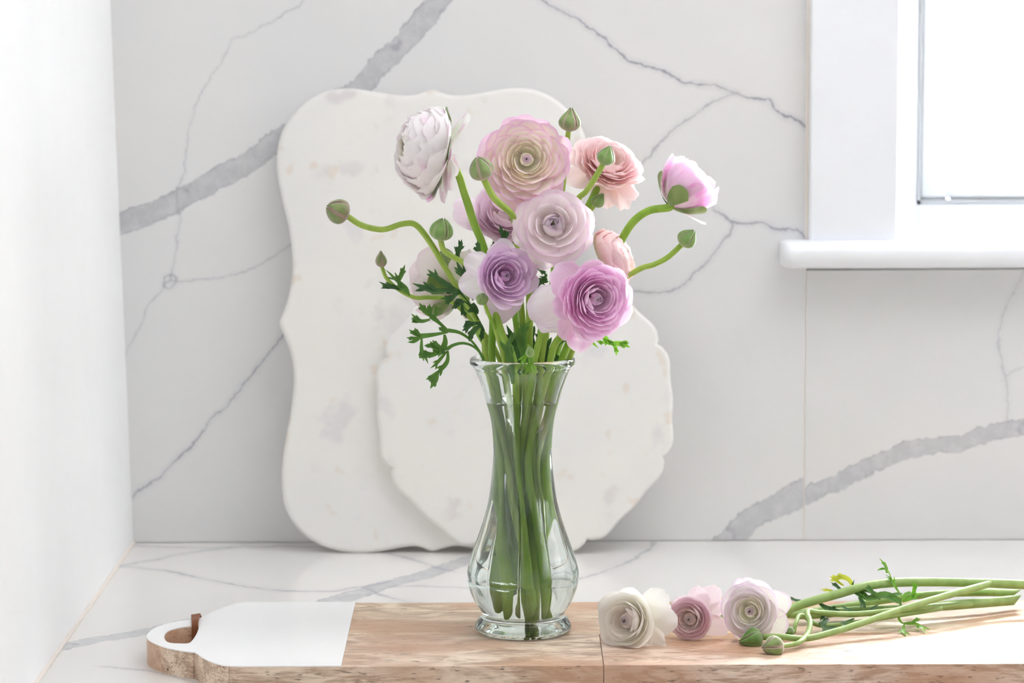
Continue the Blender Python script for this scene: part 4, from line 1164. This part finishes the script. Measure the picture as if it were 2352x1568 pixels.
# --- 6 blush flower in the middle
ax = TOWARD(-0.02, 0.34, 0.94)
B_ = basis(ax)
vase_flower('blush', 'pale blush ranunculus with open grey-violet heart at the centre of the bouquet', (1269, 512), -0.034, ax, 86, MP_BLUSH,
    PP((1272, 600, -0.012), (1262, 690, -0.012), (1240, 770, -0.018)), M_STEM, n=21, wid=1.15, scal=0.24, open_=0.78, seed=61, depth=0.95, outer_w=1.25, heart=0.33, nh=9, pw=0.8, ruff=0.02,
    extra=[(azi(B_, 0.95, 0.3), 1.5, 1.45, 1.06, 0.5), (azi(B_, -0.4, -1), 1.55, 1.9, 1.14, 0.5), (azi(B_, -0.95, -0.25), 1.5, 1.7, 1.08, 0.45), (azi(B_, 0.35, -1), 1.6, 2.05, 1.05, 0.4), (azi(B_, 0.9, -0.5), 1.5, 1.6, 1.05, 0.5)])
# --- 7 lilac flower at left centre
ax = TOWARD(0.34, 0.20, 0.90)
B_ = basis(ax)
tl, bl, Rl, Bl = vase_flower('lilac', 'lilac ranunculus with faded white outer petals hanging left and below, low at left of centre', (1164, 632), -0.040, ax, 74, MP_LILAC,
    PP((1132, 705, -0.02), (1150, 765, -0.022)), M_STEM, n=40, open_=0.52, seed=71, depth=1.15, heart=0.17,
    extra=[(azi(B_, 0.1, -1), 1.75, 2.2, 1.45, 0.6, 0.07), (azi(B_, 0.5, -1), 1.8, 2.3, 1.3, 0.45, 0.07)])
hd = [o for o in tl.children if o.name.startswith('flower_head')][0]
for az_, p0, p1, Lr, Wr in [(azi(B_, -1, 0.55), 1.65, 1.75, 1.25, 0.42), (azi(B_, -1, -0.25), 1.7, 1.9, 1.30, 0.5), (azi(B_, 0.05, 1), 1.5, 1.3, 1.15, 0.5)]:
    v, f, uv = petal(Lr * Rl, Wr * Rl, p0, p1, az_, Rl * 0.05, -0.03 * Rl, 2.2, int(az_ * 77) % 9999, 0.15, nu=14, nv=12)
    mk('petal', bl + v @ Bl.T, f, MP_PETALW, hd, uv=uv, attrs={'layer': np.ones(len(v)), 'tint': np.full(len(v), 0.3)}, origin=bl)
# --- 8 pale flower seen from behind at left
ax = TOWARD(-0.72, 0.05, -0.42)
B_ = basis(ax)
vase_flower('pale_back', 'pale blush ranunculus seen from behind under dark leaves, leftmost of the low flowers', (1022, 618), 0.030, ax, 76, MP_PALE,
    PP((1068, 700, 0.022), (1095, 760, 0.018)), M_STEM_D, 0.0032, 0.0038, back=0.012, seed=81, zc=0.72, sepal_len=0.5, sepal_w=0.14, ruff=0.05, sepal_drop=1.8, foot=(1044, 655), heart=0.3, shell=(30, 0.45, 1.0, 15, 88, 36, 28, 0.7, 0.25),
    extra=[(azi(B_, 0.3, -1, 0.3), 1.9, 2.4, 1.15, 0.36, 0.06), (azi(B_, 0.6, -0.8, 0.3), 1.9, 2.5, 1.2, 0.4, 0.06), (azi(B_, 0.6, 0.8, 0.3), 1.7, 2.0, 1.15, 0.5, 0.06), (azi(B_, 0.1, 1, 0.2), 1.6, 1.7, 1.05, 0.5, 0.06)])
# --- 9 big pink flower, right front
ax = TOWARD(0.44, 0.05, 0.88)
B_ = basis(ax)
tp, bp, Rp, Bp = vase_flower('bright_pink', 'large rich pink ranunculus with ragged outer petals, lowest at right front of the bouquet', (1376, 688), -0.046, ax, 89, MP_PINK,
    PP((1310, 745, -0.02), (1272, 790, -0.02)), M_STEM, n=54, open_=0.66, seed=91, depth=1.05, ruff=0.035, heart=0.17,
    extra=[(azi(B_, -0.55, -0.75), 1.75, 2.1, 1.25, 0.36, 0.08), (azi(B_, -0.15, -1), 1.75, 2.1, 1.45, 0.45, 0.08), (azi(B_, 0.25, -1), 1.75, 2.15, 1.15, 0.35, 0.08), (azi(B_, -0.8, 0.5), 1.55, 1.45, 1.35, 0.5), (azi(B_, -0.95, -0.15), 1.5, 1.3, 1.2, 0.4), (azi(B_, 0.9, -0.6), 1.5, 1.5, 1.05, 0.4)])
hd = [o for o in tp.children if o.name.startswith('flower_head')][0]
for az_, p0, p1, Lr, Wr in [(azi(B_, -1, -0.18), 1.9, 1.95, 1.62, 0.56), (azi(B_, -0.9, -0.5), 1.95, 2.1, 1.5, 0.45)]:
    v, f, uv = petal(Lr * Rp, Wr * Rp, p0, p1, az_, Rp * 0.05, -0.05 * Rp, 2.4, int(az_ * 77) % 9999, 0.16, nu=16, nv=14)
    mk('petal', bp + v @ Bp.T, f, MP_PETALW, hd, uv=uv, attrs={'layer': np.ones(len(v)), 'tint': np.full(len(v), 0.4)}, origin=bp)
# --- 10 salmon flower tucked behind at right
ax = TOWARD(0.80, 0.46, 0.10)
B_ = basis(ax)
vase_flower('salmon', 'peachy pink ranunculus seen edge-on, tucked behind the blush and rich pink flowers', (1436, 560), 0.006, ax, 64, MP_PEACH,
    PP((1345, 660, 0.012), (1296, 760, 0.014)), M_STEM_D, back=0.014, seed=101, sepals=0, zc=0.5, ruff=0.04, foot=(1376, 606), heart=0.3, shell=(60, 0.5, 1.02, 6, 82, 46, 38, 0.46, 0.06),
    extra=[(azi(B_, -0.5, 0.8, 0.2), 1.3, 0.9, 1.0, 0.5)])

# --- buds in the vase
def vase_bud(key, label, foot_px, dy, axis, rpx, bmat, above, smat, r0, r1, tall=1.15, point=0.4, seed=1):
    t_ = thing('ranunculus_bud', STEMS[key][3], label, 'flower bud', 'ranunculus buds in the vase')
    foot = P(*foot_px, dy)
    bud(t_, foot, axis, rpx * PX, bmat, tall, point, seed)
    a = nrm(axis)
    vase_stem(t_, key, [foot + a * 0.001] + list(above), r0, r1, smat)
    return t_, foot
vase_bud('bud_far_left', 'rosy green bud at the end of a long looping lime stem, leftmost', (797, 497), -0.006, TOWARD(-0.86, 0.46, 0.25), 27, M_BUD_R,
    PP((828, 517, -.006), (876, 527, -.006), (922, 514, -.006), (953, 517, -.006), (985, 556, -.006), (1016, 608, -.006), (1050, 665, -.006), (1086, 724, -.004), (1108, 775, -.006)), M_STEM_L, 0.0025, 0.0036, 0.98, 0.1, 1)
tb, _ = vase_bud('bud_left', 'round green bud with pale seams, beside the dark leaves left of the mauve flower', (1008, 551), -0.012, TOWARD(0.15, 0.93, 0.25), 25, M_BUD_G,
    PP((1017, 575, -.012), (1040, 591, -.012), (1066, 606, -.010), (1088, 632, -.006), (1120, 710, -.006), (1144, 780, -.012)), M_STEM_L, 0.0024, 0.0034, 1.0, 0.1, 2)
vase_bud('bud_mid', 'round green bud with rosy seams, overlapping the left edge of the largest flower', (1109, 413), -0.030, TOWARD(-0.25, 0.93, 0.2), 26, M_BUD,
    PP((1130, 452, -.028), (1153, 474, -.026), (1174, 494, -.022), (1184, 532, -.016), (1184, 590, -.008), (1194, 700, 0.004)), M_STEM_L, 0.0028, 0.0036, 1.02, 0.25, 3)
t8, _ = vase_bud('bud_small', 'small pointed rosy bud on a thin leafy curved stem, low on the left', (874, 614), 0.0, TOWARD(-0.05, 0.98, 0.1), 12.5, M_BUD_R,
    PP((886, 640, 0), (915, 666, 0), (950, 683, 0), (985, 683, 0.004), (1030, 690, 0.010), (1090, 745, 0.016)), M_STEM_L, 0.0016, 0.0030, 1.5, 1.0, 4)
vase_bud('bud_top', 'pointed green bud with blush seams standing highest, behind the largest flower', (1303, 302), 0.012, TOWARD(0.12, 0.98, 0.1), 24, M_BUD,
    PP((1300, 330, 0.014), (1290, 430, 0.016), (1272, 600, 0.016), (1254, 740, 0.016)), M_STEM_L, 0.0023, 0.0032, 1.1, 0.9, 5)
vase_bud('bud_upright', 'green pointed bud in front of the upper salmon flower', (1382, 378), -0.012, TOWARD(0.35, 0.90, 0.2), 20, M_BUD_G,
    PP((1362, 412, -.012), (1343, 440, -.012), (1322, 462, -.010), (1296, 530, -.004), (1266, 660, 0.0)), M_STEM_L, 0.0025, 0.0034, 1.12, 0.9, 6)
vase_bud('bud_right', 'furry pale green bud on a curved stem, rightmost below the bright pink flower', (1562, 563), -0.010, TOWARD(0.62, 0.72, 0.2), 21, M_BUD_G,
    PP((1532, 590, -.010), (1500, 607, -.010), (1464, 619, -.008), (1400, 662, -.004), (1342, 740, -.004)), M_STEM_L, 0.0023, 0.0032, 1.05, 0.5, 7)
# side buds that branch off a flower's stem
pr = [o for o in bpy.data.objects if o.get('label', '').startswith('salmon pink')][0]
stem(pr, PP((1362, 473, 0.020), (1350, 486, 0.022), (1338, 500, 0.026)), 0.0018, 0.0022, M_STEM_L, 'bud_stem')
bud(pr, P(1362, 474, 0.020), TOWARD(0.55, 0.8, 0.2), 15, M_BUD_G, 1.25, 1.0, 8) if False else bud(pr, P(1362, 474, 0.020), TOWARD(0.55, 0.8, 0.2), 14.5 * PX, M_BUD_G, 1.25, 1.0, 8)
stem(tl, PP((1106, 685, -0.040), (1114, 708, -0.036), (1126, 735, -0.026), (1136, 752, -0.022)), 0.0014, 0.0018, M_STEM, 'bud_stem')
bud(tl, P(1106, 690, -0.038), TOWARD(-0.1, 0.4, 0.9), 13 * PX, M_BUD_G, 0.9, 0.2, 9)

# --- leaves
def LP(pts, dy=0.0): return [P(x, y, dy + (rest[0] if rest else 0)) for x, y, *rest in pts]
fl = [o for o in bpy.data.objects if o.get('label', '').startswith('rosy green bud')][0]
mm = 1 * PX
# big lower left leaf, two stalks
d = -0.010
leaf(fl, [(LP([(1122, 842), (1109, 823), (1089, 793), (1071, 775), (1050, 763), (1026, 759)], d), 4.2 * mm, 'stalk'),
          (LP([(1026, 759), (1006, 741), (987, 725)], d), 5.5 * mm, 'stalk'), (LP([(990, 728), (972, 712), (960, 695)], d), 8 * mm), (LP([(987, 726), (984, 712), (984, 697)], d), 6.5 * mm), (LP([(996, 733), (1000, 712), (1004, 706)], d - .004), 5 * mm),
          (LP([(985, 734), (965, 738), (953, 731), (941, 719)], d), 7 * mm), (LP([(968, 738), (952, 738), (942, 733)], d), 5 * mm),
          (LP([(1026, 762), (1008, 766), (990, 769), (957, 773)], d), 5.5 * mm, 'stalk'), (LP([(962, 773), (948, 766), (936, 756)], d), 6.5 * mm), (LP([(964, 772), (955, 762), (949, 752)], d), 5 * mm), (LP([(960, 775), (945, 777), (930, 775)], d), 5 * mm), (LP([(963, 777), (948, 784), (933, 786)], d), 4.5 * mm),
          (LP([(966, 776), (966, 804), (974, 818), (981, 836)], d), 6 * mm), (LP([(966, 800), (964, 812), (960, 822)], d), 5 * mm),
          (LP([(1020, 762), (1012, 756), (1004, 752)], d - .003), 6 * mm), (LP([(1018, 768), (1019, 786), (1012, 806), (1003, 820)], d - .006), 8.5 * mm)], M_LEAF_M, seed=1)
d = -0.014
leaf(fl, [(LP([(1112, 838), (1098, 808), (1080, 793), (1059, 788), (1038, 793), (1023, 803)], d), 4.0 * mm, 'stalk'),
          (LP([(1023, 803), (1000, 800), (985, 793), (970, 794)], d), 8 * mm), (LP([(1018, 803), (1000, 792), (990, 780)], d), 6 * mm), (LP([(1016, 806), (990, 815), (972, 814), (960, 822)], d), 8.5 * mm), (LP([(1010, 806), (998, 806), (990, 803)], d), 6 * mm),
          (LP([(1024, 806), (1012, 820), (998, 836), (985, 846)], d), 5 * mm), (LP([(1026, 806), (1024, 830), (1008, 850), (996, 862)], d), 6.5 * mm), (LP([(1005, 852), (990, 866), (975, 871)], d), 7 * mm), (LP([(1003, 856), (996, 874), (985, 893)], d), 8 * mm)], M_LEAF_M, seed=2)
# dark leaves beside the far-left bud's stem, over the pale flower
d = -0.014
leaf(fl, [(LP([(1096, 735), (1078, 700), (1050, 668)], d), 3.2 * mm, 'stalk'), (LP([(1066, 672), (1040, 668), (1010, 662)], d), 8.5 * mm), (LP([(1030, 666), (1000, 668), (970, 660), (943, 650)], d), 9 * mm), (LP([(1000, 667), (990, 658), (983, 648)], d), 5.5 * mm),
          (LP([(1040, 664), (1012, 648), (992, 630), (979, 618)], d), 6.5 * mm), (LP([(1046, 664), (1020, 648), (1000, 636), (996, 622)], d), 4.5 * mm), (LP([(1050, 674), (1030, 684), (1008, 686)], d), 6.5 * mm), (LP([(1045, 678), (1030, 690), (1018, 698)], d), 6 * mm)], M_LEAF_D, seed=3)
leaf(fl, [(LP([(1084, 690), (1062, 640), (1048, 608)], d + .004), 5 * mm, 'lance'), (LP([(1076, 668), (1060, 630), (1044, 596)], d + .004), 7.5 * mm), (LP([(1080, 660), (1072, 630), (1058, 608)], d + .004), 6 * mm), (LP([(1050, 602), (1048, 584), (1056, 562), (1057, 549)], d + .004), 6.5 * mm), (LP([(1052, 590), (1046, 574), (1047, 565)], d + .004), 5 * mm)], M_LEAF_D, seed=4)
leaf(fl, [(LP([(1090, 720), (1076, 700), (1060, 690)], d), 4 * mm), (LP([(1064, 692), (1048, 698), (1034, 710)], d - .004), 7.5 * mm), (LP([(1060, 690), (1050, 690), (1040, 694)], d - .004), 6 * mm), (LP([(1058, 696), (1060, 714), (1070, 732)], d), 5.5 * mm), (LP([(1096, 720), (1082, 712), (1070, 714)], d - .004), 7 * mm), (LP([(1096, 716), (1086, 702), (1076, 700)], d - .004), 6 * mm)], M_LEAF_D, seed=5)
leaf(fl, [(LP([(1110, 760), (1100, 745), (1090, 738)], d), 5 * mm), (LP([(1098, 742), (1080, 744), (1068, 754), (1058, 760)], d), 7 * mm), (LP([(1085, 743), (1072, 740), (1062, 748)], d), 5 * mm), (LP([(1100, 748), (1088, 756), (1078, 770), (1074, 785)], d), 8 * mm), (LP([(1106, 752), (1104, 768), (1102, 785)], d), 6.5 * mm)], M_LEAF_D, seed=6)
# leaf on the small bud's stem
leaf(t8, [(LP([(938, 679), (932, 662), (920, 652), (905, 640), (893, 628), (881, 618)], -.003), 5 * mm), (LP([(934, 674), (920, 660), (908, 646)], -.004), 8 * mm), (LP([(916, 652), (912, 640), (903, 626)], -.003), 5 * mm), (LP([(914, 646), (920, 628), (928, 607)], -.003), 6.5 * mm)], M_LEAF_M, seed=7)
leaf(t8, [(LP([(920, 666), (905, 660), (885, 656), (867, 646)], -.003), 7 * mm), (LP([(900, 661), (885, 660), (874, 655)], -.003), 5 * mm)], M_LEAF_D, seed=8)
# dark leaves among the flowers
ws = th1
leaf(ws, [(LP([(1118, 588), (1128, 566), (1140, 556)], -.006), 5 * mm), (LP([(1150, 565), (1152, 540), (1143, 514)], -.02), 7 * mm), (LP([(1152, 556), (1160, 540), (1167, 530)], -.02), 5 * mm), (LP([(1100, 580), (1096, 566), (1094, 552)], -.008), 6 * mm), (LP([(1098, 578), (1090, 572), (1086, 566)], -.008), 5 * mm), (LP([(1120, 585), (1132, 575), (1138, 568), (1134, 562)], -.008), 5 * mm), (LP([(1172, 585), (1176, 565), (1184, 548), (1176, 525)], -.004), 6 * mm)], M_LEAF_D, seed=9)
leaf(tl, [(LP([(1226, 668), (1234, 650), (1250, 640), (1236, 634)], 0), 8 * mm), (LP([(1216, 650), (1230, 642), (1250, 655)], 0), 7 * mm), (LP([(1228, 612), (1240, 622), (1256, 634)], 0), 5 * mm), (LP([(1212, 682), (1226, 664), (1236, 646)], 0), 8 * mm)], M_LEAF_D, seed=10)
# right hand leaf
d = -0.012
leaf(tp, [(LP([(1290, 800), (1330, 782), (1362, 772), (1378, 766)], d), 3.0 * mm, 'lance'), (LP([(1372, 762), (1384, 772), (1395, 786), (1412, 793)], d), 8 * mm), (LP([(1396, 787), (1415, 789), (1432, 792), (1445, 798)], d), 8 * mm), (LP([(1420, 789), (1432, 786), (1440, 788)], d), 5 * mm), (LP([(1404, 790), (1412, 800), (1413, 818)], d), 5 * mm), (LP([(1350, 780), (1360, 788), (1372, 800)], d), 3.5 * mm), (LP([(1365, 778), (1376, 786), (1386, 788)], d), 6 * mm)], M_LEAF_L, seed=11)
leaf(tp, [(LP([(1270, 800), (1290, 784), (1305, 780)], -0.004), 3.5 * mm, 'lance'), (LP([(1262, 800), (1278, 775), (1290, 750)], 0.0), 5 * mm)], M_LEAF_M, seed=12)
# leaf and tiny bud hanging over the rim in front
front = -0.0475
rb = [o for o in bpy.data.objects if o.get('label', '').startswith('pale blush ranunculus with open')][0]
leaf(rb, [(LP([(1211, 790, .016), (1209, 808, 0.002), (1200, 826, 0), (1183, 850, 0.002)], front), 5.5 * mm), (LP([(1208, 808), (1214, 830), (1211, 845), (1200, 865)], front), 6.5 * mm), (LP([(1209, 806), (1217, 832), (1226, 862)], front), 6.5 * mm)], M_LEAF_L, seed=13)
bud(rb, P(1216, 820, front - .003), TOWARD(-0.1, 0.95, 0.2), 9 * PX, M_BUD_G, 1.5, 0.8, 10)
# broad blade leaves among the stems at the mouth
leaf(tl, [(LP([(1176, 880), (1172, 836), (1164, 800), (1172, 766)], -.026), 11 * mm), (LP([(1166, 795), (1176, 775), (1178, 760)], -.026), 5 * mm)], M_LEAF_M, seed=14)
leaf(tl, [(LP([(1205, 850), (1200, 810), (1188, 775), (1196, 745)], -.018), 13 * mm), (LP([(1204, 790), (1200, 760), (1216, 735)], -.016), 9 * mm)], M_LEAF_M, seed=15)
leaf(rb, [(LP([(1238, 860), (1222, 800), (1212, 760), (1218, 720)], 0.006), 11 * mm), (LP([(1190, 840), (1180, 790), (1160, 745)], 0.01), 12 * mm)], M_LEAF_D, seed=16)
leaf(tp, [(LP([(1300, 838), (1285, 830), (1275, 826), (1262, 838)], 0.012), 9 * mm), (LP([(1246, 860), (1250, 800), (1236, 740)], 0.008), 10 * mm)], M_LEAF_D, seed=17)
# drowned leaf
leaf(tp, [(LP([(1222, 992), (1234, 985), (1250, 974), (1262, 962)], -.010), 7 * mm)], M_LEAF_W, seed=18)

# ------------------------------------------------------------------ flowers lying on the board
LG = 'cut ranunculus lying on the board'
def lying(label, heart_px, ground_px, axis, Rpx, mat, stems, smat, **kw):
    Y = on(ground_px[0], ground_px[1], BZ)[1]
    R = Rpx * (Y - CAM[1]) / FPX / cos(PITCH)
    hp = at(heart_px[0], heart_px[1], Y) ; ax_ = nrm(axis); depth = kw.get('depth', 1.0)
    base = hp - ax_ * R * 0.2 * depth
    base[2] = max(base[2], BZ + 0.012)
    t_ = thing('ranunculus', (base[0], base[1], BZ), label, 'flower', LG)
    head, Bm = flower_head(t_, base, ax_, R, mat, **kw)
    first = True
    for pts, r0, r1 in stems:
        pp = ([base, base - ax_ * 0.012] if first else []) + [sit(*q) for q in pts]
        stem(t_, pp, r0, r1, smat, cut=2.0); first = False
    return t_, base, R, Bm, head
def keep_above(t_, z=BZ + 0.0006):
    """petals pressed against the board bend along it"""
    for h in t_.children:
        for c in list(h.children) + [h]:
            if c.type != 'MESH' or not (c.name.startswith('petal') or c.name.startswith('sepal')): continue
            oz = ORG[c.name][2]; k = len(c.data.vertices); a = np.zeros(k * 3); c.data.vertices.foreach_get('co', a); a = a.reshape(-1, 3)
            zz = a[:, 2] + oz
            low = zz < z + 0.004
            zz[low] = z + 0.004 * np.exp((zz[low] - z - 0.004) / 0.004)
            a[:, 2] = zz - oz; c.data.vertices.foreach_set('co', a.ravel()); c.data.update()

ax = TOWARD(-0.50, 0.16, 0.85); B_ = basis(ax)
t11 = lying('ivory ranunculus lying on the board, first of the three cut flowers from the vase', (1442, 1424), (1440, 1480), ax, 76, MP_IVORY,
    [([(1530, 1432, 1450), (1600, 1424, 1440), (1720, 1415, 1432), (1850, 1405, 1425), (1990, 1384, 1415), (2120, 1366, 1408), (2250, 1360, 1400), (2332, 1362, 1392)], 0.0026, 0.0034)], M_STEM_P, n=22, wid=1.3, scal=0.24, open_=0.40, seed=111, depth=1.15, outer_w=1.2, heart=0.24, nh=9,
    extra=[(azi(B_, 0.8, 0.6), 1.7, 1.75, 1.35, 0.45), (azi(B_, 1, 0.0), 1.8, 2.0, 1.35, 0.5, 0.07), (azi(B_, 0.8, -0.6), 1.6, 1.7, 1.35, 0.4, 0.07), (azi(B_, 0.5, -0.8), 1.5, 1.5, 1.2, 0.4), (azi(B_, 0.9, 0.2, -0.5), 1.9, 2.2, 1.2, 0.45)])
keep_above(t11[0])
ax = TOWARD(-0.34, 0.10, 0.92); B_ = basis(ax)
t12 = lying('soft rose ranunculus lying on the board, between the two white cut flowers', (1584, 1420), (1590, 1466), ax, 62, MP_ROSE,
    [([(1655, 1405, 1440), (1740, 1405, 1425), (1850, 1412, 1428), (1960, 1402, 1425), (2070, 1398, 1428), (2200, 1388, 1418), (2335, 1377, 1402)], 0.0026, 0.0044)], M_STEM_P, n=28, wid=1.2, scal=0.24, open_=0.40, seed=121, depth=1.0, outer_w=1.2, heart=0.24,
    extra=[(azi(B_, 0.65, 0.8), 1.7, 1.7, 1.5, 0.45, 0.08), (azi(B_, 0.9, 0.45), 1.8, 2.0, 1.3, 0.4, 0.08), (azi(B_, 0.35, 1), 1.5, 1.3, 1.25, 0.45), (azi(B_, 0.95, -0.35), 1.7, 1.9, 1.4, 0.45, 0.06)])
keep_above(t12[0])
ax = TOWARD(-0.26, 0.26, 0.92); B_ = basis(ax)
t13 = lying('white ranunculus with lilac petal edges lying on the board, nearest the stems', (1722, 1404), (1735, 1470), ax, 73, MP_EDGED,
    [([(1800, 1400, 1440), (1850, 1384, 1435), (1920, 1364, 1430), (1990, 1345, 1425), (2060, 1337, 1418), (2160, 1336, 1412), (2270, 1339, 1408), (2352, 1342, 1405), (2440, 1346, 1402)], 0.0036, 0.0042),
     ([(1745, 1463, 1478), (1790, 1462, 1484), (1845, 1466, 1482), (1900, 1454, 1474), (1960, 1436, 1465), (2050, 1405, 1450), (2110, 1385, 1440), (2190, 1362, 1425), (2272, 1340, 1409)], 0.0026, 0.0032)], M_STEM_P, n=22, wid=1.3, scal=0.24, open_=0.50, seed=131, depth=1.05, outer_w=1.2, heart=0.2, nh=9,
    extra=[(azi(B_, 0.9, 0.3), 1.7, 1.8, 1.25, 0.45), (azi(B_, 0.9, -0.45), 1.7, 1.9, 1.2, 0.5), (azi(B_, -0.2, -1), 1.6, 1.9, 1.3, 0.4), (azi(B_, -0.3, 1), 1.4, 1.2, 1.12, 0.5)])
keep_above(t13[0])
# their buds
bud(t13[0], sit(1747, 1462, 1478), TOWARD(-0.9, -0.12, 0.35), 0.0088, M_BUD_DK, 1.12, 0.9, 12)
t14 = thing('ranunculus_bud', sit(1790, 1490, 1494), 'downy green bud with pale seams lying on the board, nearest the front edge', 'flower bud', 'buds lying on the board')
bud(t14, sit(1793, 1483, 1497), TOWARD(-0.86, 0.02, 0.45), 0.0085, M_BUD, 1.05, 0.8, 13)
stem(t14, [sit(1792, 1483, 1496), sit(1815, 1480, 1492), sit(1834, 1474, 1489), sit(1852, 1455, 1478), sit(1858, 1430, 1468), sit(1852, 1404, 1452), sit(1880, 1407, 1448), sit(1960, 1410, 1446), sit(2060, 1401, 1440), sit(2150, 1392, 1430), sit(2250, 1385, 1412)], 0.0020, 0.0028, M_STEM_P)
t15 = thing('ranunculus_bud', sit(1815, 1452, 1466), 'tiny dark green bud lying behind the two larger buds', 'flower bud', 'buds lying on the board')
bud(t15, sit(1822, 1452, 1464), TOWARD(-0.9, 0.1, 0.3), 0.0042, M_BUD_DK, 1.3, 0.7, 14)
stem(t15, [sit(1821, 1452, 1463), sit(1826, 1430, 1460), sit(1838, 1412, 1450), sit(1880, 1435, 1450), sit(1960, 1430, 1446), sit(2060, 1412, 1440), sit(2160, 1396, 1430)], 0.0017, 0.0024, M_STEM_P)
# loose leaves of the lying stems
def SP(pts): return [sit(*q) for q in pts]
fc = (0.1, -0.7, 0.8)
px_ = 2.3 / FPX
leaf(t13[0], [(SP([(1996, 1378, 1430), (1976, 1362, 1428), (1945, 1352, 1425)]), 9 * px_), (SP([(2010, 1372, 1430), (1990, 1350, 1428), (1972, 1346, 1425)]), 8 * px_), (SP([(1960, 1360, 1428), (1990, 1374, 1430), (2030, 1366, 1432), (2062, 1380, 1432), (2066, 1396, 1436)]), 11 * px_), (SP([(1962, 1355, 1426), (1990, 1358, 1428), (2020, 1370, 1430), (2050, 1378, 1432)]), 11 * px_)], M_LEAF_M, fc, seed=21)
leaf(t13[0], [(SP([(2070, 1372, 1425), (2056, 1352, 1424), (2044, 1330, 1422), (2030, 1318, 1421)]), 5 * px_), (SP([(2046, 1332, 1422), (2036, 1312, 1421), (2024, 1306, 1420), (2012, 1310, 1420)]), 6 * px_), (SP([(2034, 1316, 1421), (2030, 1300, 1420), (2016, 1280, 1419)]), 8.5 * px_)], M_LEAF_L, fc, seed=22)
leaf(t12[0], [(SP([(2070, 1382, 1430), (2092, 1372, 1428), (2112, 1362, 1426)]), 7 * px_), (SP([(2092, 1370, 1428), (2098, 1350, 1427), (2098, 1334, 1426)]), 6 * px_), (SP([(2070, 1378, 1430), (2080, 1364, 1428), (2098, 1362, 1427)]), 8 * px_)], M_LEAF_L, fc, seed=23)
leaf(t12[0], [(SP([(2062, 1395, 1436), (2060, 1412, 1440), (2066, 1428, 1442), (2082, 1434, 1443)]), 4.5 * px_), (SP([(2072, 1432, 1443), (2095, 1432, 1443), (2112, 1440, 1448), (2126, 1456, 1458)]), 8 * px_), (SP([(2090, 1432, 1443), (2100, 1424, 1440), (2112, 1420, 1438)]), 5 * px_), (SP([(2074, 1434, 1444), (2072, 1448, 1452), (2078, 1462, 1464)]), 6 * px_)], M_LEAF_L, fc, seed=24)
leaf(t11[0], [(SP([(1960, 1350, 1425), (1944, 1330, 1424), (1922, 1326, 1423), (1902, 1334, 1422)]), 10 * px_), (SP([(1920, 1360, 1424), (1900, 1356, 1423), (1880, 1352, 1422)]), 6 * px_), (SP([(1935, 1345, 1424), (1915, 1330, 1422), (1910, 1318, 1421)]), 5 * px_)], M_LEAF_Y, fc, seed=25)
leaf(t11[0], [(SP([(1940, 1366, 1426), (1920, 1348, 1425), (1905, 1336, 1424)]), 8 * px_), (SP([(1960, 1360, 1426), (1955, 1346, 1425), (1960, 1330, 1424)]), 4 * px_), (SP([(1970, 1370, 1430), (1980, 1388, 1436), (1972, 1396, 1440)]), 7 * px_), (SP([(1880, 1386, 1432), (1900, 1398, 1436), (1930, 1402, 1440)]), 8 * px_), (SP([(1850, 1380, 1428), (1822, 1378, 1427), (1804, 1366, 1426)]), 6 * px_)], M_LEAF_D, fc, seed=26)
leaf(t11[0], [(SP([(1920, 1440, 1452), (1900, 1446, 1458), (1878, 1455, 1464)]), 9 * px_), (SP([(1900, 1420, 1446), (1888, 1432, 1452), (1886, 1446, 1458)]), 8 * px_), (SP([(1960, 1420, 1446), (1940, 1430, 1452), (1930, 1438, 1456)]), 6 * px_), (SP([(1900, 1400, 1440), (1890, 1412, 1446), (1880, 1425, 1450)]), 9 * px_), (SP([(1930, 1392, 1438), (1960, 1406, 1442), (2000, 1404, 1442), (2040, 1398, 1440)]), 8 * px_)], M_LEAF_D, fc, seed=27)
# yellow sepals at the back of the rose flower
leaf(t12[0], [(SP([(1640, 1420, 1448), (1646, 1395, 1446), (1648, 1372, 1445), (1644, 1364, 1445)]), 6 * px_), (SP([(1640, 1420, 1448), (1655, 1402, 1446), (1664, 1396, 1445)]), 8 * px_)], M_LEAF_Y, fc, name='sepal', seed=28)
